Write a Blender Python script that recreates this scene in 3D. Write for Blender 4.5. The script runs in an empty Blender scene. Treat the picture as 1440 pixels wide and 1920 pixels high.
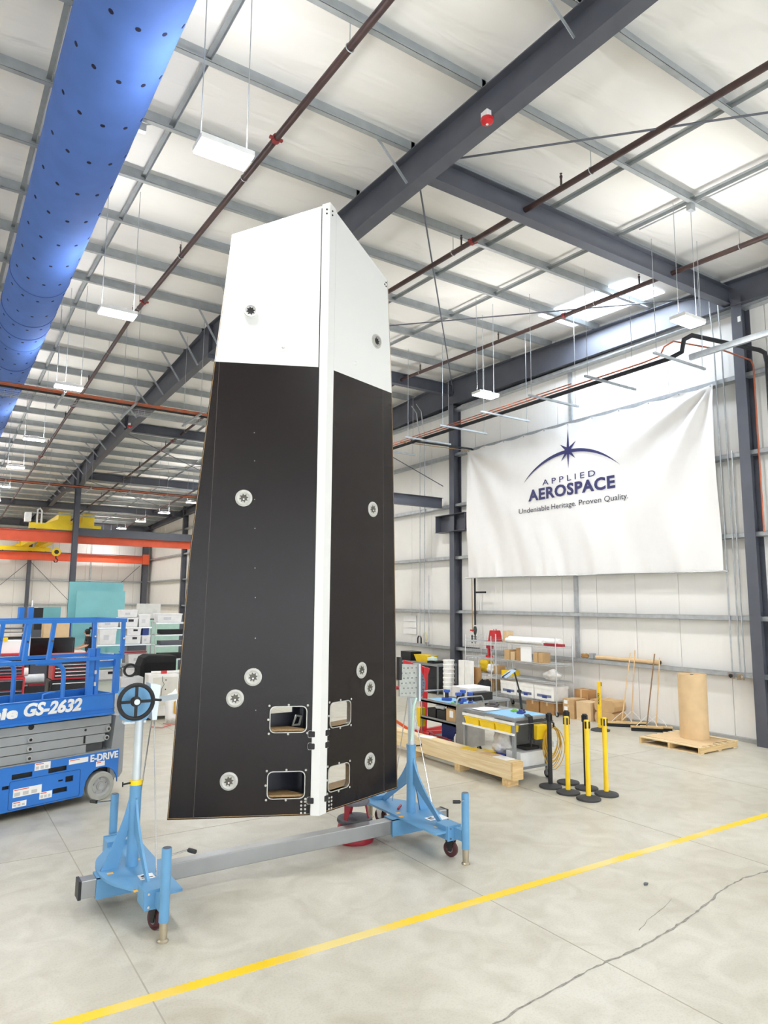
import bpy, bmesh, math, random
from mathutils import Vector, Matrix
random.seed(7)
SC = bpy.context.scene
COL = SC.collection

# ------------------------------------------------------------------ camera
YAW, PIT, ROL, FPX, CAMZ = math.radians(56.891), math.radians(7.464), math.radians(0.4173), 1298.77, 2.55
_f = Vector((math.cos(PIT)*math.cos(YAW), math.cos(PIT)*math.sin(YAW), math.sin(PIT)))
_r = Vector((math.sin(YAW), -math.cos(YAW), 0)); _u = _r.cross(_f)
_r2 = _r*math.cos(ROL)+_u*math.sin(ROL); _u2 = _u*math.cos(ROL)-_r*math.sin(ROL)
cam_data = bpy.data.cameras.new('camera'); cam = bpy.data.objects.new('camera', cam_data); COL.objects.link(cam)
cam_data.sensor_fit = 'VERTICAL'; cam_data.sensor_height = 36.0; cam_data.lens = FPX/1920*36.0
cam_data.clip_end = 300
cam.matrix_world = Matrix(((_r2.x, _u2.x, -_f.x, 0), (_r2.y, _u2.y, -_f.y, 0), (_r2.z, _u2.z, -_f.z, CAMZ), (0, 0, 0, 1)))
SC.camera = cam

# ------------------------------------------------------------------ world, exposure
w = bpy.data.worlds.new('world'); SC.world = w; w.use_nodes = True
bg = w.node_tree.nodes['Background']; bg.inputs[0].default_value = (0.75, 0.85, 1.0, 1); bg.inputs[1].default_value = 1.0
SC.view_settings.view_transform = 'Standard'; SC.view_settings.look = 'None'
SC.view_settings.gamma = 1.0; SC.view_settings.use_curve_mapping = False
SC.view_settings.exposure = 0.0
SC.cycles.use_denoising = True; SC.cycles.use_light_tree = False
SC.cycles.max_bounces = 6; SC.cycles.diffuse_bounces = 6; SC.cycles.glossy_bounces = 2; SC.cycles.transmission_bounces = 2
SC.cycles.use_adaptive_sampling = True; SC.cycles.adaptive_threshold = 0.08; SC.cycles.adaptive_min_samples = 12; SC.cycles.light_sampling_threshold = 0.03
SC.cycles.caustics_reflective = False; SC.cycles.caustics_refractive = False
SC.cycles.sample_clamp_indirect = 6.0
LAMP_W = 94.0            # power of one high-bay lamp
DOOR_FILL_W = 290.0            # fill light of one added, unseen roll-up door behind the photographer
SKY_W = 260.0             # daylight through one skylight pane

# ------------------------------------------------------------------ materials
MATS = {}
def lin(c): return tuple((x/12.92 if x <= 0.04045 else ((x+0.055)/1.055)**2.4) for x in c)
def rgb(h): return lin(tuple(int(h[i:i+2], 16)/255 for i in (0, 2, 4)))
def mat(name, col, rough=0.5, metal=0.0, var=0.06, scale=6.0, bump=0.0, bscale=40.0, coat=0.0, trans=0.0, alpha=1.0, stretch=(1, 1, 1), spec=0.5):
    if name in MATS: return MATS[name]
    c = rgb(col) if isinstance(col, str) else col
    m = bpy.data.materials.new(name); m.use_nodes = True; nt = m.node_tree; N = nt.nodes; L = nt.links
    b = N['Principled BSDF']
    b.inputs['Roughness'].default_value = rough; b.inputs['Metallic'].default_value = metal
    b.inputs['Coat Weight'].default_value = coat; b.inputs['Transmission Weight'].default_value = trans
    b.inputs['Alpha'].default_value = alpha; b.inputs['Specular IOR Level'].default_value = spec
    tc = N.new('ShaderNodeTexCoord'); mp = N.new('ShaderNodeMapping'); mp.inputs['Scale'].default_value = stretch
    L.new(tc.outputs['Object'], mp.inputs[0])
    no = N.new('ShaderNodeTexNoise'); no.inputs['Scale'].default_value = scale; no.inputs['Detail'].default_value = 2
    L.new(mp.outputs[0], no.inputs['Vector'])
    rp = N.new('ShaderNodeValToRGB'); e = rp.color_ramp.elements
    e[0].position = 0.3; e[1].position = 0.7
    e[0].color = tuple(max(0, x*(1-var)) for x in c)+(1,); e[1].color = tuple(min(1, x*(1+var)) for x in c)+(1,)
    L.new(no.outputs['Fac'], rp.inputs[0]); L.new(rp.outputs[0], b.inputs['Base Color'])
    if bump:
        n2 = N.new('ShaderNodeTexNoise'); n2.inputs['Scale'].default_value = bscale; n2.inputs['Detail'].default_value = 1
        L.new(mp.outputs[0], n2.inputs['Vector'])
        bp = N.new('ShaderNodeBump'); bp.inputs['Strength'].default_value = bump; bp.inputs['Distance'].default_value = 0.02
        L.new(n2.outputs['Fac'], bp.inputs['Height']); L.new(bp.outputs[0], b.inputs['Normal'])
    MATS[name] = m
    return m
def emis(name, col, s):
    if name in MATS: return MATS[name]
    m = bpy.data.materials.new(name); m.use_nodes = True; nt = m.node_tree
    for n in list(nt.nodes): nt.nodes.remove(n)
    o = nt.nodes.new('ShaderNodeOutputMaterial'); e = nt.nodes.new('ShaderNodeEmission')
    e.inputs[0].default_value = (*col, 1); e.inputs[1].default_value = s; nt.links.new(e.outputs[0], o.inputs[0])
    m.cycles.emission_sampling = 'NONE'      # the lamps and skylights carry their own area light
    MATS[name] = m
    return m
def wood(name, c1, c2, axis=1):
    if name in MATS: return MATS[name]
    m = mat(name, c1, 0.7); nt = m.node_tree
    mp = [n for n in nt.nodes if n.type == 'MAPPING'][0]; s = [14, 14, 14]; s[axis] = 0.8; mp.inputs['Scale'].default_value = s
    no = [n for n in nt.nodes if n.type == 'TEX_NOISE'][0]; no.inputs['Scale'].default_value = 1.6; no.inputs['Distortion'].default_value = 1.2
    rp = [n for n in nt.nodes if n.type == 'VALTORGB'][0]
    rp.color_ramp.elements[0].color = (*rgb(c2), 1); rp.color_ramp.elements[1].color = (*rgb(c1), 1)
    return m

M_white = mat('white paint', 'f2f1ee', 0.45)
M_black = mat('black plastic', '1d1d20', 0.45)
M_rub = mat('black rubber', '232325', 0.75)
M_steel = mat('galvanised steel', 'b9bec2', 0.42, 0.55, 0.12, 9)
M_chrome = mat('bright chrome', 'd8d8da', 0.18, 0.95)
M_alu = mat('brushed aluminium', 'a3a5a6', 0.32, 0.85, 0.05, 4)
M_frame = mat('dark grey steel paint', '575a64', 0.5, 0.1, 0.06, 3)
M_card = mat('brown cardboard', 'c9a677', 0.8, 0, 0.08, 5)
M_card2 = mat('tan cardboard', 'd9bc92', 0.8, 0, 0.06, 5)
M_red = mat('red enamel', 'c2252c', 0.35)
M_dred = mat('dark red enamel', '9b2230', 0.4)
M_yel = mat('bright yellow plastic', 'f5cf1c', 0.4)
M_navy = mat('navy blue', '2a3f86', 0.5)
M_paper = mat('white paper', 'fafafa', 0.7, 0, 0.02)
M_pine = wood('pale pine wood', 'ecd9b4', 'd8bd8c', 1)
M_pineX = wood('pale pine wood cross', 'e3c795', 'cba873', 0)

# ------------------------------------------------------------------ mesh helpers
class MB:
    def __init__(s): s.v = []; s.f = []; s.m = []
    def add(s, vs, fs, m=0):
        o = len(s.v); s.v += [tuple(x) for x in vs]; s.f += [tuple(i+o for i in f) for f in fs]; s.m += [m]*len(fs); return s
    def box(s, lo, hi, m=0):
        (a, b, c), (d, e, f) = lo, hi
        return s.add([(a, b, c), (d, b, c), (d, e, c), (a, e, c), (a, b, f), (d, b, f), (d, e, f), (a, e, f)],
                     [(0, 3, 2, 1), (4, 5, 6, 7), (0, 1, 5, 4), (1, 2, 6, 5), (2, 3, 7, 6), (3, 0, 4, 7)], m)
    def hexa(s, p, m=0):   # 8 free corners, bottom ring then top ring
        return s.add(p, [(0, 3, 2, 1), (4, 5, 6, 7), (0, 1, 5, 4), (1, 2, 6, 5), (2, 3, 7, 6), (3, 0, 4, 7)], m)
    def obox(s, c, size, rot=None, m=0):
        x, y, z = (k/2 for k in size); R = rot or Matrix.Identity(3)
        P = [Vector(c)+R@Vector(q) for q in [(-x, -y, -z), (x, -y, -z), (x, y, -z), (-x, y, -z), (-x, -y, z), (x, -y, z), (x, y, z), (-x, y, z)]]
        return s.hexa(P, m)
    def bar(s, p, q, a, b=None, up=(0, 0, 1), m=0):   # rectangular bar from p to q
        b = b or a; p, q = Vector(p), Vector(q); d = (q-p).normalized(); u = Vector(up)
        if abs(d.dot(u)) > 0.98: u = Vector((1, 0, 0))
        x = d.cross(u).normalized()*(a/2); y = x.cross(d).normalized()*(b/2)
        return s.hexa([p-x-y, p+x-y, p+x+y, p-x+y, q-x-y, q+x-y, q+x+y, q-x+y], m)
    def cyl(s, p, q, r, n=12, m=0, r2=None, caps=True):
        p, q = Vector(p), Vector(q); d = (q-p).normalized(); u = Vector((0, 0, 1)) if abs(d.z) < 0.9 else Vector((1, 0, 0))
        x = d.cross(u).normalized(); y = x.cross(d); r2 = r if r2 is None else r2
        vs = []
        for c, k in ((p, r), (q, r2)):
            for i in range(n):
                a = 2*math.pi*i/n; vs.append(c+x*(math.cos(a)*k)+y*(math.sin(a)*k))
        fs = [(i, (i+1) % n, n+(i+1) % n, n+i) for i in range(n)]
        if caps: fs += [tuple(reversed(range(n))), tuple(range(n, 2*n))]
        return s.add(vs, fs, m)
    def tube(s, pts, r, n=8, m=0, closed=False):
        P = [Vector(p) for p in pts]; k = len(P); prev = None; rings = []
        for i in range(k):
            if closed: d = (P[(i+1) % k]-P[i-1]).normalized()
            else: d = ((P[min(i+1, k-1)]-P[i]).normalized()+(P[i]-P[max(i-1, 0)]).normalized())
            d = d.normalized() if d.length > 1e-9 else Vector((0, 0, 1))
            if prev is None:
                u = Vector((0, 0, 1)) if abs(d.z) < 0.9 else Vector((1, 0, 0)); x = d.cross(u).normalized()
            else: x = (prev-d*prev.dot(d)).normalized()
            prev = x; y = d.cross(x)
            rings.append([P[i]+x*(math.cos(2*math.pi*j/n)*r)+y*(math.sin(2*math.pi*j/n)*r) for j in range(n)])
        vs = [q for R in rings for q in R]; fs = []
        for i in range(k if closed else k-1):
            a, b = i*n, ((i+1) % k)*n
            fs += [(a+j, a+(j+1) % n, b+(j+1) % n, b+j) for j in range(n)]
        if not closed: fs += [tuple(reversed(range(n))), tuple(range((k-1)*n, k*n))]
        return s.add(vs, fs, m)
    def lathe(s, prof, c=(0, 0, 0), n=20, m=0, axis='z'):
        c = Vector(c); vs = []; k = len(prof)
        for i in range(n):
            a = 2*math.pi*i/n; ca, sa = math.cos(a), math.sin(a)
            for r, h in prof:
                q = {'z': (r*ca, r*sa, h), 'y': (r*ca, h, r*sa), 'x': (h, r*ca, r*sa)}[axis]
                vs.append(c+Vector(q))
        fs = []
        for i in range(n):
            for j in range(k-1):
                fs.append((i*k+j, ((i+1) % n)*k+j, ((i+1) % n)*k+j+1, i*k+j+1))
        return s.add(vs, fs, m)
    def prism(s, poly, vec, m=0):
        n = len(poly); v = Vector(vec); P = [Vector(p) for p in poly]
        return s.add(P+[p+v for p in P], [tuple(reversed(range(n))), tuple(range(n, 2*n))]+[(i, (i+1) % n, n+(i+1) % n, n+i) for i in range(n)], m)
    def ibeam(s, p, q, h, wd, t=0.012, m=0):   # I-section, p and q at the middle of the bottom, vertical web
        p, q = Vector(p), Vector(q); z = Vector((0, 0, 1))
        s.bar(p+z*t/2, q+z*t/2, wd, t, m=m); s.bar(p+z*(h-t/2), q+z*(h-t/2), wd, t, m=m); s.bar(p+z*h/2, q+z*h/2, t, h-2*t, m=m); return s
    def mesh(s, name, mats, smooth=0):
        me = bpy.data.meshes.new(name); me.from_pydata(s.v, [], s.f)
        for x in (mats if isinstance(mats, (list, tuple)) else [mats]): me.materials.append(x)
        me.polygons.foreach_set('material_index', s.m)
        bm = bmesh.new(); bm.from_mesh(me); bmesh.ops.recalc_face_normals(bm, faces=bm.faces); bm.to_mesh(me); bm.free()
        if smooth:
            me.shade_smooth(); me.set_sharp_from_angle(angle=math.radians(smooth))
        return me
    def build(s, name, mats, parent=None, smooth=0, loc=(0, 0, 0), rz=0, bevel=0):
        o = link(name, s.mesh(name, mats, smooth), parent, loc, rz)
        if bevel:
            b = o.modifiers.new('edge', 'BEVEL'); b.width = bevel; b.segments = 2; b.limit_method = 'ANGLE'; b.angle_limit = math.radians(50)
        return o
def link(name, me, parent=None, loc=(0, 0, 0), rz=0):
    o = bpy.data.objects.new(name, me); COL.objects.link(o); o.parent = parent; o.location = loc
    o.rotation_euler = rz if isinstance(rz, (tuple, list)) else (0, 0, rz)
    return o
def tag(o, label=None, cat=None, group=None, kind=None):
    if label: o['label'] = label
    if cat: o['category'] = cat
    if group: o['group'] = group
    if kind: o['kind'] = kind
    return o
def thing(name, label, cat, loc=(0, 0, 0), rz=0, group=None):
    return tag(link(name, None, None, loc, rz), label, cat, group)
def copy_tree(o, parent=None, loc=None, rz=None, label=None):
    c = o.copy(); COL.objects.link(c)
    if parent: c.parent = parent
    if loc is not None: c.location = loc
    if rz is not None: c.rotation_euler = (0, 0, rz)
    if label: c['label'] = label
    for k in list(o.children):
        d = k.copy(); COL.objects.link(d); d.parent = c
        for g in list(k.children):
            e = g.copy(); COL.objects.link(e); e.parent = d
    return c
def plate(name, outer, holes, t, mats, edge_mat=None):
    """flat plate in the XY plane with holes, thickness t along Z (front face at z=0, body behind)"""
    cu = bpy.data.curves.new(name, 'CURVE'); cu.dimensions = '2D'; cu.fill_mode = 'BOTH'; cu.extrude = t/2
    for ring in [outer]+list(holes):
        sp = cu.splines.new('POLY'); sp.points.add(len(ring)-1); sp.use_cyclic_u = True
        for p, q in zip(sp.points, ring): p.co = (q[0], q[1], 0, 1)
    ob = bpy.data.objects.new(name, cu); me = bpy.data.meshes.new_from_object(ob); bpy.data.objects.remove(ob); bpy.data.curves.remove(cu)
    for x in (mats if isinstance(mats, (list, tuple)) else [mats]): me.materials.append(x)
    me.transform(Matrix.Translation((0, 0, -t/2)))
    if edge_mat is not None:
        for p in me.polygons:
            if abs(p.normal.z) < 0.5: p.material_index = edge_mat
    return me
def text_mesh(name, body, size, m, bold=0.0, depth=0.002, shear=0.0, space=1.0, align='LEFT', xs=1.0):
    cu = bpy.data.curves.new(name, 'FONT'); cu.body = body; cu.size = size; cu.extrude = depth; cu.offset = bold; cu.shear = shear
    cu.space_character = space; cu.align_x = align; cu.resolution_u = 3
    ob = bpy.data.objects.new(name, cu); me = bpy.data.meshes.new_from_object(ob); bpy.data.objects.remove(ob); bpy.data.curves.remove(cu)
    me.materials.clear(); me.materials.append(m)
    if xs != 1: me.transform(Matrix.Scale(xs, 4, (1, 0, 0)))
    return me
def circle(cx, cy, r, n=10): return [(cx+r*math.cos(2*math.pi*i/n), cy+r*math.sin(2*math.pi*i/n)) for i in range(n)]
def rrect(x0, y0, x1, y1, r, n=4):
    out = []
    for cx, cy, a in ((x1-r, y1-r, 0), (x0+r, y1-r, 90), (x0+r, y0+r, 180), (x1-r, y0+r, 270)):
        for i in range(n+1):
            t = math.radians(a+90*i/n); out.append((cx+r*math.cos(t), cy+r*math.sin(t)))
    return out
# ================================================================== THE HALL
XW, YB, XL, YF = 13.17, 51.0, -14.2, -8.0          # banner wall, back wall, far side wall, wall behind the camera
RIDGE = 16.0
def zp(y): return 9.318-0.0417*abs(y-RIDGE)         # underside of the purlins
PUR = 0.2

# ---- floor with saw joints, cracks and stains
def floor_mat():
    m = bpy.data.materials.new('polished concrete'); m.use_nodes = True; nt = m.node_tree; N = nt.nodes; L = nt.links; b = N['Principled BSDF']
    tc = N.new('ShaderNodeTexCoord')
    def noise(s, d, dist=0.0):
        n = N.new('ShaderNodeTexNoise'); n.inputs['Scale'].default_value = s; n.inputs['Detail'].default_value = d; n.inputs['Distortion'].default_value = dist
        L.new(tc.outputs['Object'], n.inputs['Vector']); return n
    n1 = noise(0.45, 3, 0.6); n2 = noise(3.0, 5, 1.0); n3 = noise(60, 1); n4 = noise(5.0, 1)
    r1 = N.new('ShaderNodeValToRGB'); e = r1.color_ramp.elements; e[0].position = 0.32; e[1].position = 0.68
    e[0].color = (*rgb('b9b4a4'), 1); e[1].color = (*rgb('cfccc0'), 1); L.new(n1.outputs['Fac'], r1.inputs[0])
    r2 = N.new('ShaderNodeValToRGB'); e = r2.color_ramp.elements; e[0].position = 0.3; e[1].position = 0.62
    e[0].color = (*rgb('a39c89'), 1); e[1].color = (*rgb('d2cfc3'), 1); L.new(n2.outputs['Fac'], r2.inputs[0])
    mx = N.new('ShaderNodeMix'); mx.data_type = 'RGBA'; mx.inputs[0].default_value = 0.38
    L.new(r1.outputs[0], mx.inputs[6]); L.new(r2.outputs[0], mx.inputs[7])
    r3 = N.new('ShaderNodeValToRGB'); e = r3.color_ramp.elements; e[0].position = 0.36; e[1].position = 0.5
    e[0].color = (0.86, 0.85, 0.83, 1); e[1].color = (1, 1, 1, 1); L.new(n3.outputs['Fac'], r3.inputs[0])
    m2 = N.new('ShaderNodeMix'); m2.data_type = 'RGBA'; m2.blend_type = 'MULTIPLY'; m2.inputs[0].default_value = 0.5
    L.new(mx.outputs[2], m2.inputs[6]); L.new(r3.outputs[0], m2.inputs[7]); L.new(m2.outputs[2], b.inputs['Base Color'])
    rr = N.new('ShaderNodeMapRange'); rr.inputs['To Min'].default_value = 0.26; rr.inputs['To Max'].default_value = 0.46
    L.new(n2.outputs['Fac'], rr.inputs[0]); L.new(rr.outputs[0], b.inputs['Roughness'])
    bp = N.new('ShaderNodeBump'); bp.inputs['Strength'].default_value = 0.06; bp.inputs['Distance'].default_value = 0.02
    L.new(n4.outputs['Fac'], bp.inputs['Height']); L.new(bp.outputs[0], b.inputs['Normal'])
    return m
M_floor = floor_mat()
fl = tag(MB().box((XL, YF, -0.2), (XW, YB, 0)).build('floor', M_floor), 'pale polished concrete floor with saw joints', 'floor', kind='structure')
M_joint = mat('joint filler', 'a8a295', 0.8)
for i, x in enumerate((-1.47, 1.41, 4.285, 7.165, 10.05)):
    MB().box((x-0.005, YF, -0.001), (x+0.005, YB, 0.0012)).build('joint', M_joint, fl)
for y in (2.1, 8.02, 13.9, 19.8, 25.7):
    MB().box((XL, y-0.006, -0.001), (XW-0.1, y+0.006, 0.0011)).build('joint', M_joint, fl)
M_crack = mat('crack filler', '8e8b83', 0.8, 0, 0.3, 30)
ck = [(2.2, 3.30), (2.75, 3.42), (3.27, 3.5), (3.45, 3.53), (3.78, 3.56), (4.03, 3.59), (4.29, 3.6), (4.63, 3.6), (4.99, 3.64), (5.45, 3.71), (5.88, 3.8), (6.18, 3.88), (6.64, 3.93), (7.01, 3.9), (7.5, 3.86), (8.2, 3.9)]
def ribbon(pts, w0, wob, seed, z=0.0014):
    rn = random.Random(seed); P = []
    for (a, b), (c, d) in zip(pts, pts[1:]):
        k = max(2, int(math.hypot(c-a, d-b)/0.05))
        P += [(a+(c-a)*i/k, b+(d-b)*i/k+rn.uniform(-wob, wob)) for i in range(k)]
    mb = MB(); A = []; B = []
    for x, y in P:
        h = w0*rn.uniform(0.3, 1.0); A.append((x, y+h, z)); B.append((x, y-h, z))
    n = len(P); mb.add(A+B, [(i, i+1, n+i+1, n+i) for i in range(n-1)]); return mb
ribbon(ck, 0.013, 0.008, 1).build('crack', M_crack, fl)
ribbon([(4.9, 3.78), (5.1, 3.86), (5.4, 3.93), (5.7, 4.02)], 0.004, 0.006, 2).build('crack', M_crack, fl)

# ---- yellow aisle line
def line_mat():
    m = mat('worn yellow floor paint', 'e6c62c', 0.5, 0, 0.05, 3); nt = m.node_tree
    rp = [n for n in nt.nodes if n.type == 'VALTORGB'][0]; no = [n for n in nt.nodes if n.type == 'TEX_NOISE'][0]; no.inputs['Scale'].default_value = 1.1
    e = rp.color_ramp.elements; e[0].position = 0.42; e[1].position = 0.56; e[0].color = (*rgb('e3cf86'), 1); e[1].color = (*rgb('e8c41c'), 1)
    return m
tag(MB().box((XL, 4.835, 0), (12.8, 4.93, 0.003)).build('floor_line', line_mat()), 'worn yellow aisle line painted across the concrete floor', 'floor line', kind='structure')

# ---- wall sheets
def wall_mat(name, col, axis):
    m = mat(name, col, 0.42, 0, 0.015, 2); nt = m.node_tree; N = nt.nodes; L = nt.links
    wv = N.new('ShaderNodeTexWave'); wv.bands_direction = axis; wv.inputs['Scale'].default_value = 2.6; wv.inputs['Distortion'].default_value = 0
    tc = [n for n in N if n.type == 'TEX_COORD'][0]; L.new(tc.outputs['Object'], wv.inputs['Vector'])
    bp = N.new('ShaderNodeBump'); bp.inputs['Strength'].default_value = 0.16; bp.inputs['Distance'].default_value = 0.012
    L.new(wv.outputs['Fac'], bp.inputs['Height']); L.new(bp.outputs[0], N['Principled BSDF'].inputs['Normal'])
    return m
M_wallR = wall_mat('white ribbed wall panel', 'f5f4f1', 'Y'); M_wallB = wall_mat('white ribbed wall panel back', 'f3f2ef', 'X')
M_gap = mat('panel seam', '9a9a98', 0.7)
wr = tag(MB().box((XW+0.05, YF-0.3, -0.2), (XW+0.2, YB+0.3, 10.2)).build('wall_right', M_gap), 'white insulated metal wall behind the banner', 'wall', kind='structure')
wb = tag(MB().box((XL, YB+0.05, -0.2), (XW+0.2, YB+0.2, 10.2)).build('wall_back', M_gap), 'white insulated metal wall at the far end of the hall', 'wall', kind='structure')
wl = tag(MB().box((XL-0.2, YF-0.3, -0.2), (XL, YB+0.3, 10.2)).build('wall_left', M_white), 'white wall on the far side of the hall', 'wall', kind='structure')
wf = tag(MB().box((XL-0.2, YF-0.2, -0.2), (XW+0.2, YF, 10.2)).build('wall_front', M_white), 'white wall behind the photographer', 'wall', kind='structure')
pm = MB().box((0, 0.006, 0), (0.055, 1.063, 9.6)).mesh('wall_panel', M_wallR)
y = 7.795-1.07*14
while y < YB-0.2:
    link('wall_panel', pm, wr, (XW, y, 0)); y += 1.07
pm = MB().box((0.006, 0, 0), (1.063, 0.055, 9.3)).mesh('wall_panel', M_wallB)
x = XW-1.07
while x > XL:
    link('wall_panel', pm, wb, (x, YB, 0)); x -= 1.07
M_curb = mat('grey base flashing', 'a9aaa9', 0.5, 0.2)
tag(MB().box((XW-0.1, YF, 0), (XW, YB, 0.07)).build('baseboard_right', M_curb), 'grey metal base angle along the banner wall', 'baseboard', kind='structure')
tag(MB().box((XL, YB-0.1, 0), (XW-0.1, YB, 0.07)).build('baseboard_back', M_curb), 'grey metal base angle along the far wall', 'baseboard', kind='structure')

# girts (horizontal galvanised channels) and steel columns
GZ = (1.20, 2.26, 3.84, 5.41, 6.95, 8.35)
def zgirt(axis, a, b, z):
    mb = MB(); t = 0.004; d = 0.2; h = 0.09
    for lo, hi in (((-d, a, z), (0, b, z+t)), ((-d, a, z), (-d+t, b, z+h)), ((-d, a, z+h-t), (-d+0.07, b, z+h))):
        if axis == 'Y': mb.box((XW+lo[0], lo[1], lo[2]), (XW+hi[0], hi[1], hi[2]))
        else: mb.box((lo[1], YB+lo[0], lo[2]), (hi[1], YB+hi[0], hi[2]))
    return mb
CY = [-1.77, 7.115, 16.05, 24.95, 33.85, 42.5]
for k, z in enumerate(GZ):
    prev = YF
    for c in CY+[YB]:
        zgirt('Y', prev+0.03, c-0.03, z).build('girt', M_steel, wr); prev = c
CXB = [5.37, -2.25, -9.87]
for z in GZ[:5]:
    prev = XW-0.2
    for c in CXB+[XL]:
        zgirt('X', c+0.03, prev-0.03, z).build('girt', M_steel, wb); prev = c
def hcol(cx, cy, z1, d=0.3, bf=0.21, along='X', z0=0.0):
    """wide-flange column; flanges face +-along"""
    mb = MB(); t = 0.014
    if along == 'X':
        mb.box((cx-d/2, cy-bf/2, z0), (cx-d/2+t, cy+bf/2, z1)); mb.box((cx+d/2-t, cy-bf/2, z0), (cx+d/2, cy+bf/2, z1)); mb.box((cx-d/2+t, cy-0.006, z0), (cx+d/2-t, cy+0.006, z1))
    else:
        mb.box((cx-bf/2, cy-d/2, z0), (cx+bf/2, cy-d/2+t, z1)); mb.box((cx-bf/2, cy+d/2-t, z0), (cx+bf/2, cy+d/2, z1)); mb.box((cx-0.006, cy-d/2+t, z0), (cx+0.006, cy+d/2-t, z1))
    return mb
for c in CY:
    hcol(13.02, c, 8.55).build('column', M_frame, wr)
MB().box((12.86, 7.03, 8.05), (12.868, 7.09, 8.16)).build('column_label', M_paper, wr)
for c in CXB:
    hcol(c, YB-0.35, 7.8, along='Y').build('column', M_frame, wb)
hcol(13.0-0.25, YB-0.35, 7.8, 0.4, 0.35, along='Y').build('column', M_frame, wb)
for yy in (11.6, 20.5, 29.4):        # light galvanised posts between the columns
    MB().box((XW-0.06, yy-0.05, 1.2), (XW, yy+0.05, 8.6)).build('wall_post', M_steel, wr)
for z, h in ((4.66, 0.5),):           # short box header beside the middle column
    mb = MB(); mb.box((12.78, 15.35, z), (13.1, 16.75, z+0.012)); mb.box((12.78, 15.35, z+h), (13.1, 16.75, z+h+0.012)); mb.box((13.0, 15.35, z), (13.01, 16.75, z+h))
    for yy in (15.36, 16.74): mb.box((12.8, yy-0.006, z), (13.05, yy+0.006, z+h))
    mb.build('header_beam', M_frame, wr)
MB().ibeam((10.0, 16.62, 5.42), (12.95, 16.62, 5.42), 0.32, 0.16).build('brace_beam', M_frame, wr)
MB().ibeam((9.98, 16.1, 5.42), (9.98, 17.2, 5.42), 0.32, 0.16).build('brace_beam', M_frame, wr)
# cross-bracing rods on the far wall
for a, b in (((5.5, 50.7, 5.0), (9.2, 50.7, 1.2)), ((12.4, 50.7, 5.0), (8.6, 50.7, 1.2)), ((5.3, 50.7, 5.0), (1.5, 50.7, 1.2))):
    MB().cyl(a, b, 0.018, 6).build('brace_rod', M_frame, wb)
MB().cyl((12.75, 16.3, 6.05), (12.75, 21.2, 8.5), 0.014, 6).build('brace_rod', M_frame, wr)
for px in (9.2,):
    MB().box((px-0.05, YB-0.06, 1.2), (px+0.05, YB, 7.4)).build('wall_post', M_steel, wb)

# ---- roof: insulation sheet, purlins, rafters, struts
def roof_mat():
    m = mat('white roof insulation facing', 'f7f5f2', 0.5, 0, 0.02, 0.7); nt = m.node_tree; N = nt.nodes; L = nt.links
    no = N.new('ShaderNodeTexNoise'); no.inputs['Scale'].default_value = 1.6; no.inputs['Detail'].default_value = 2; no.inputs['Distortion'].default_value = 0.8
    mp = N.new('ShaderNodeMapping'); mp.inputs['Scale'].default_value = (0.6, 2.2, 1); tc = [n for n in N if n.type == 'TEX_COORD'][0]
    L.new(tc.outputs['Object'], mp.inputs[0]); L.new(mp.outputs[0], no.inputs['Vector'])
    bp = N.new('ShaderNodeBump'); bp.inputs['Strength'].default_value = 0.35; bp.inputs['Distance'].default_value = 0.08
    L.new(no.outputs['Fac'], bp.inputs['Height']); L.new(bp.outputs[0], N['Principled BSDF'].inputs['Normal'])
    return m
M_roof = roof_mat()
mb = MB(); zr = lambda y: zp(y)+PUR
for y0, y1 in ((YF-0.3, RIDGE), (RIDGE, YB+0.3)):
    mb.hexa([(XL-0.2, y0, zr(y0)), (XW+0.2, y0, zr(y0)), (XW+0.2, y1, zr(y1)), (XL-0.2, y1, zr(y1)),
             (XL-0.2, y0, zr(y0)+.15), (XW+0.2, y0, zr(y0)+.15), (XW+0.2, y1, zr(y1)+.15), (XL-0.2, y1, zr(y1)+.15)])
ce = tag(mb.build('ceiling', M_roof), 'white insulated metal roof carried on galvanised purlins', 'ceiling', kind='structure')
M_pur = mat('galvanised purlin', 'a4a9ab', 0.45, 0.2, 0.10, 5)
def purlin_mesh(x0, x1):
    t = 0.004; mb = MB()
    mb.box((x0, -t/2, 0), (x1, t/2, PUR)); mb.box((x0, -0.075, 0), (x1, 0, t)); mb.box((x0, -0.075, 0), (x1, -0.075+t, 0.02)); mb.box((x0, 0, PUR-t), (x1, 0.075, PUR))
    return mb.mesh('purlin', M_pur)
pa, pb = purlin_mesh(XL, 5.40), purlin_mesh(5.34, XW-0.05)
PY = [4.46+1.54*k for k in range(-7, 31)]
for yy in PY:
    link('purlin', pa, ce, (0, yy, zp(yy))); link('purlin', pb, ce, (0, yy, zp(yy)+0.002))
def along_roof(x, y0, y1, dz, fn):
    ys = sorted({y0, y1}|({RIDGE} if y0 < RIDGE < y1 else set()))
    for a, b in zip(ys, ys[1:]): fn((x, a, zp(a)+dz), (x, b, zp(b)+dz))
for x in (0.78, 2.33, 8.12, 9.72, -4.6, -7.2, -11.5):          # sag angles between the purlins
    mb = MB(); along_roof(x, YF, YB, 0.10, lambda p, q: (mb.bar(p, q, 0.06, 0.005), mb.bar(Vector(p)+Vector((0.03, 0, -0.03)), Vector(q)+Vector((0.03, 0, -0.03)), 0.005, 0.06)))
    mb.build('sag_angle', M_pur, ce)
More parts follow.
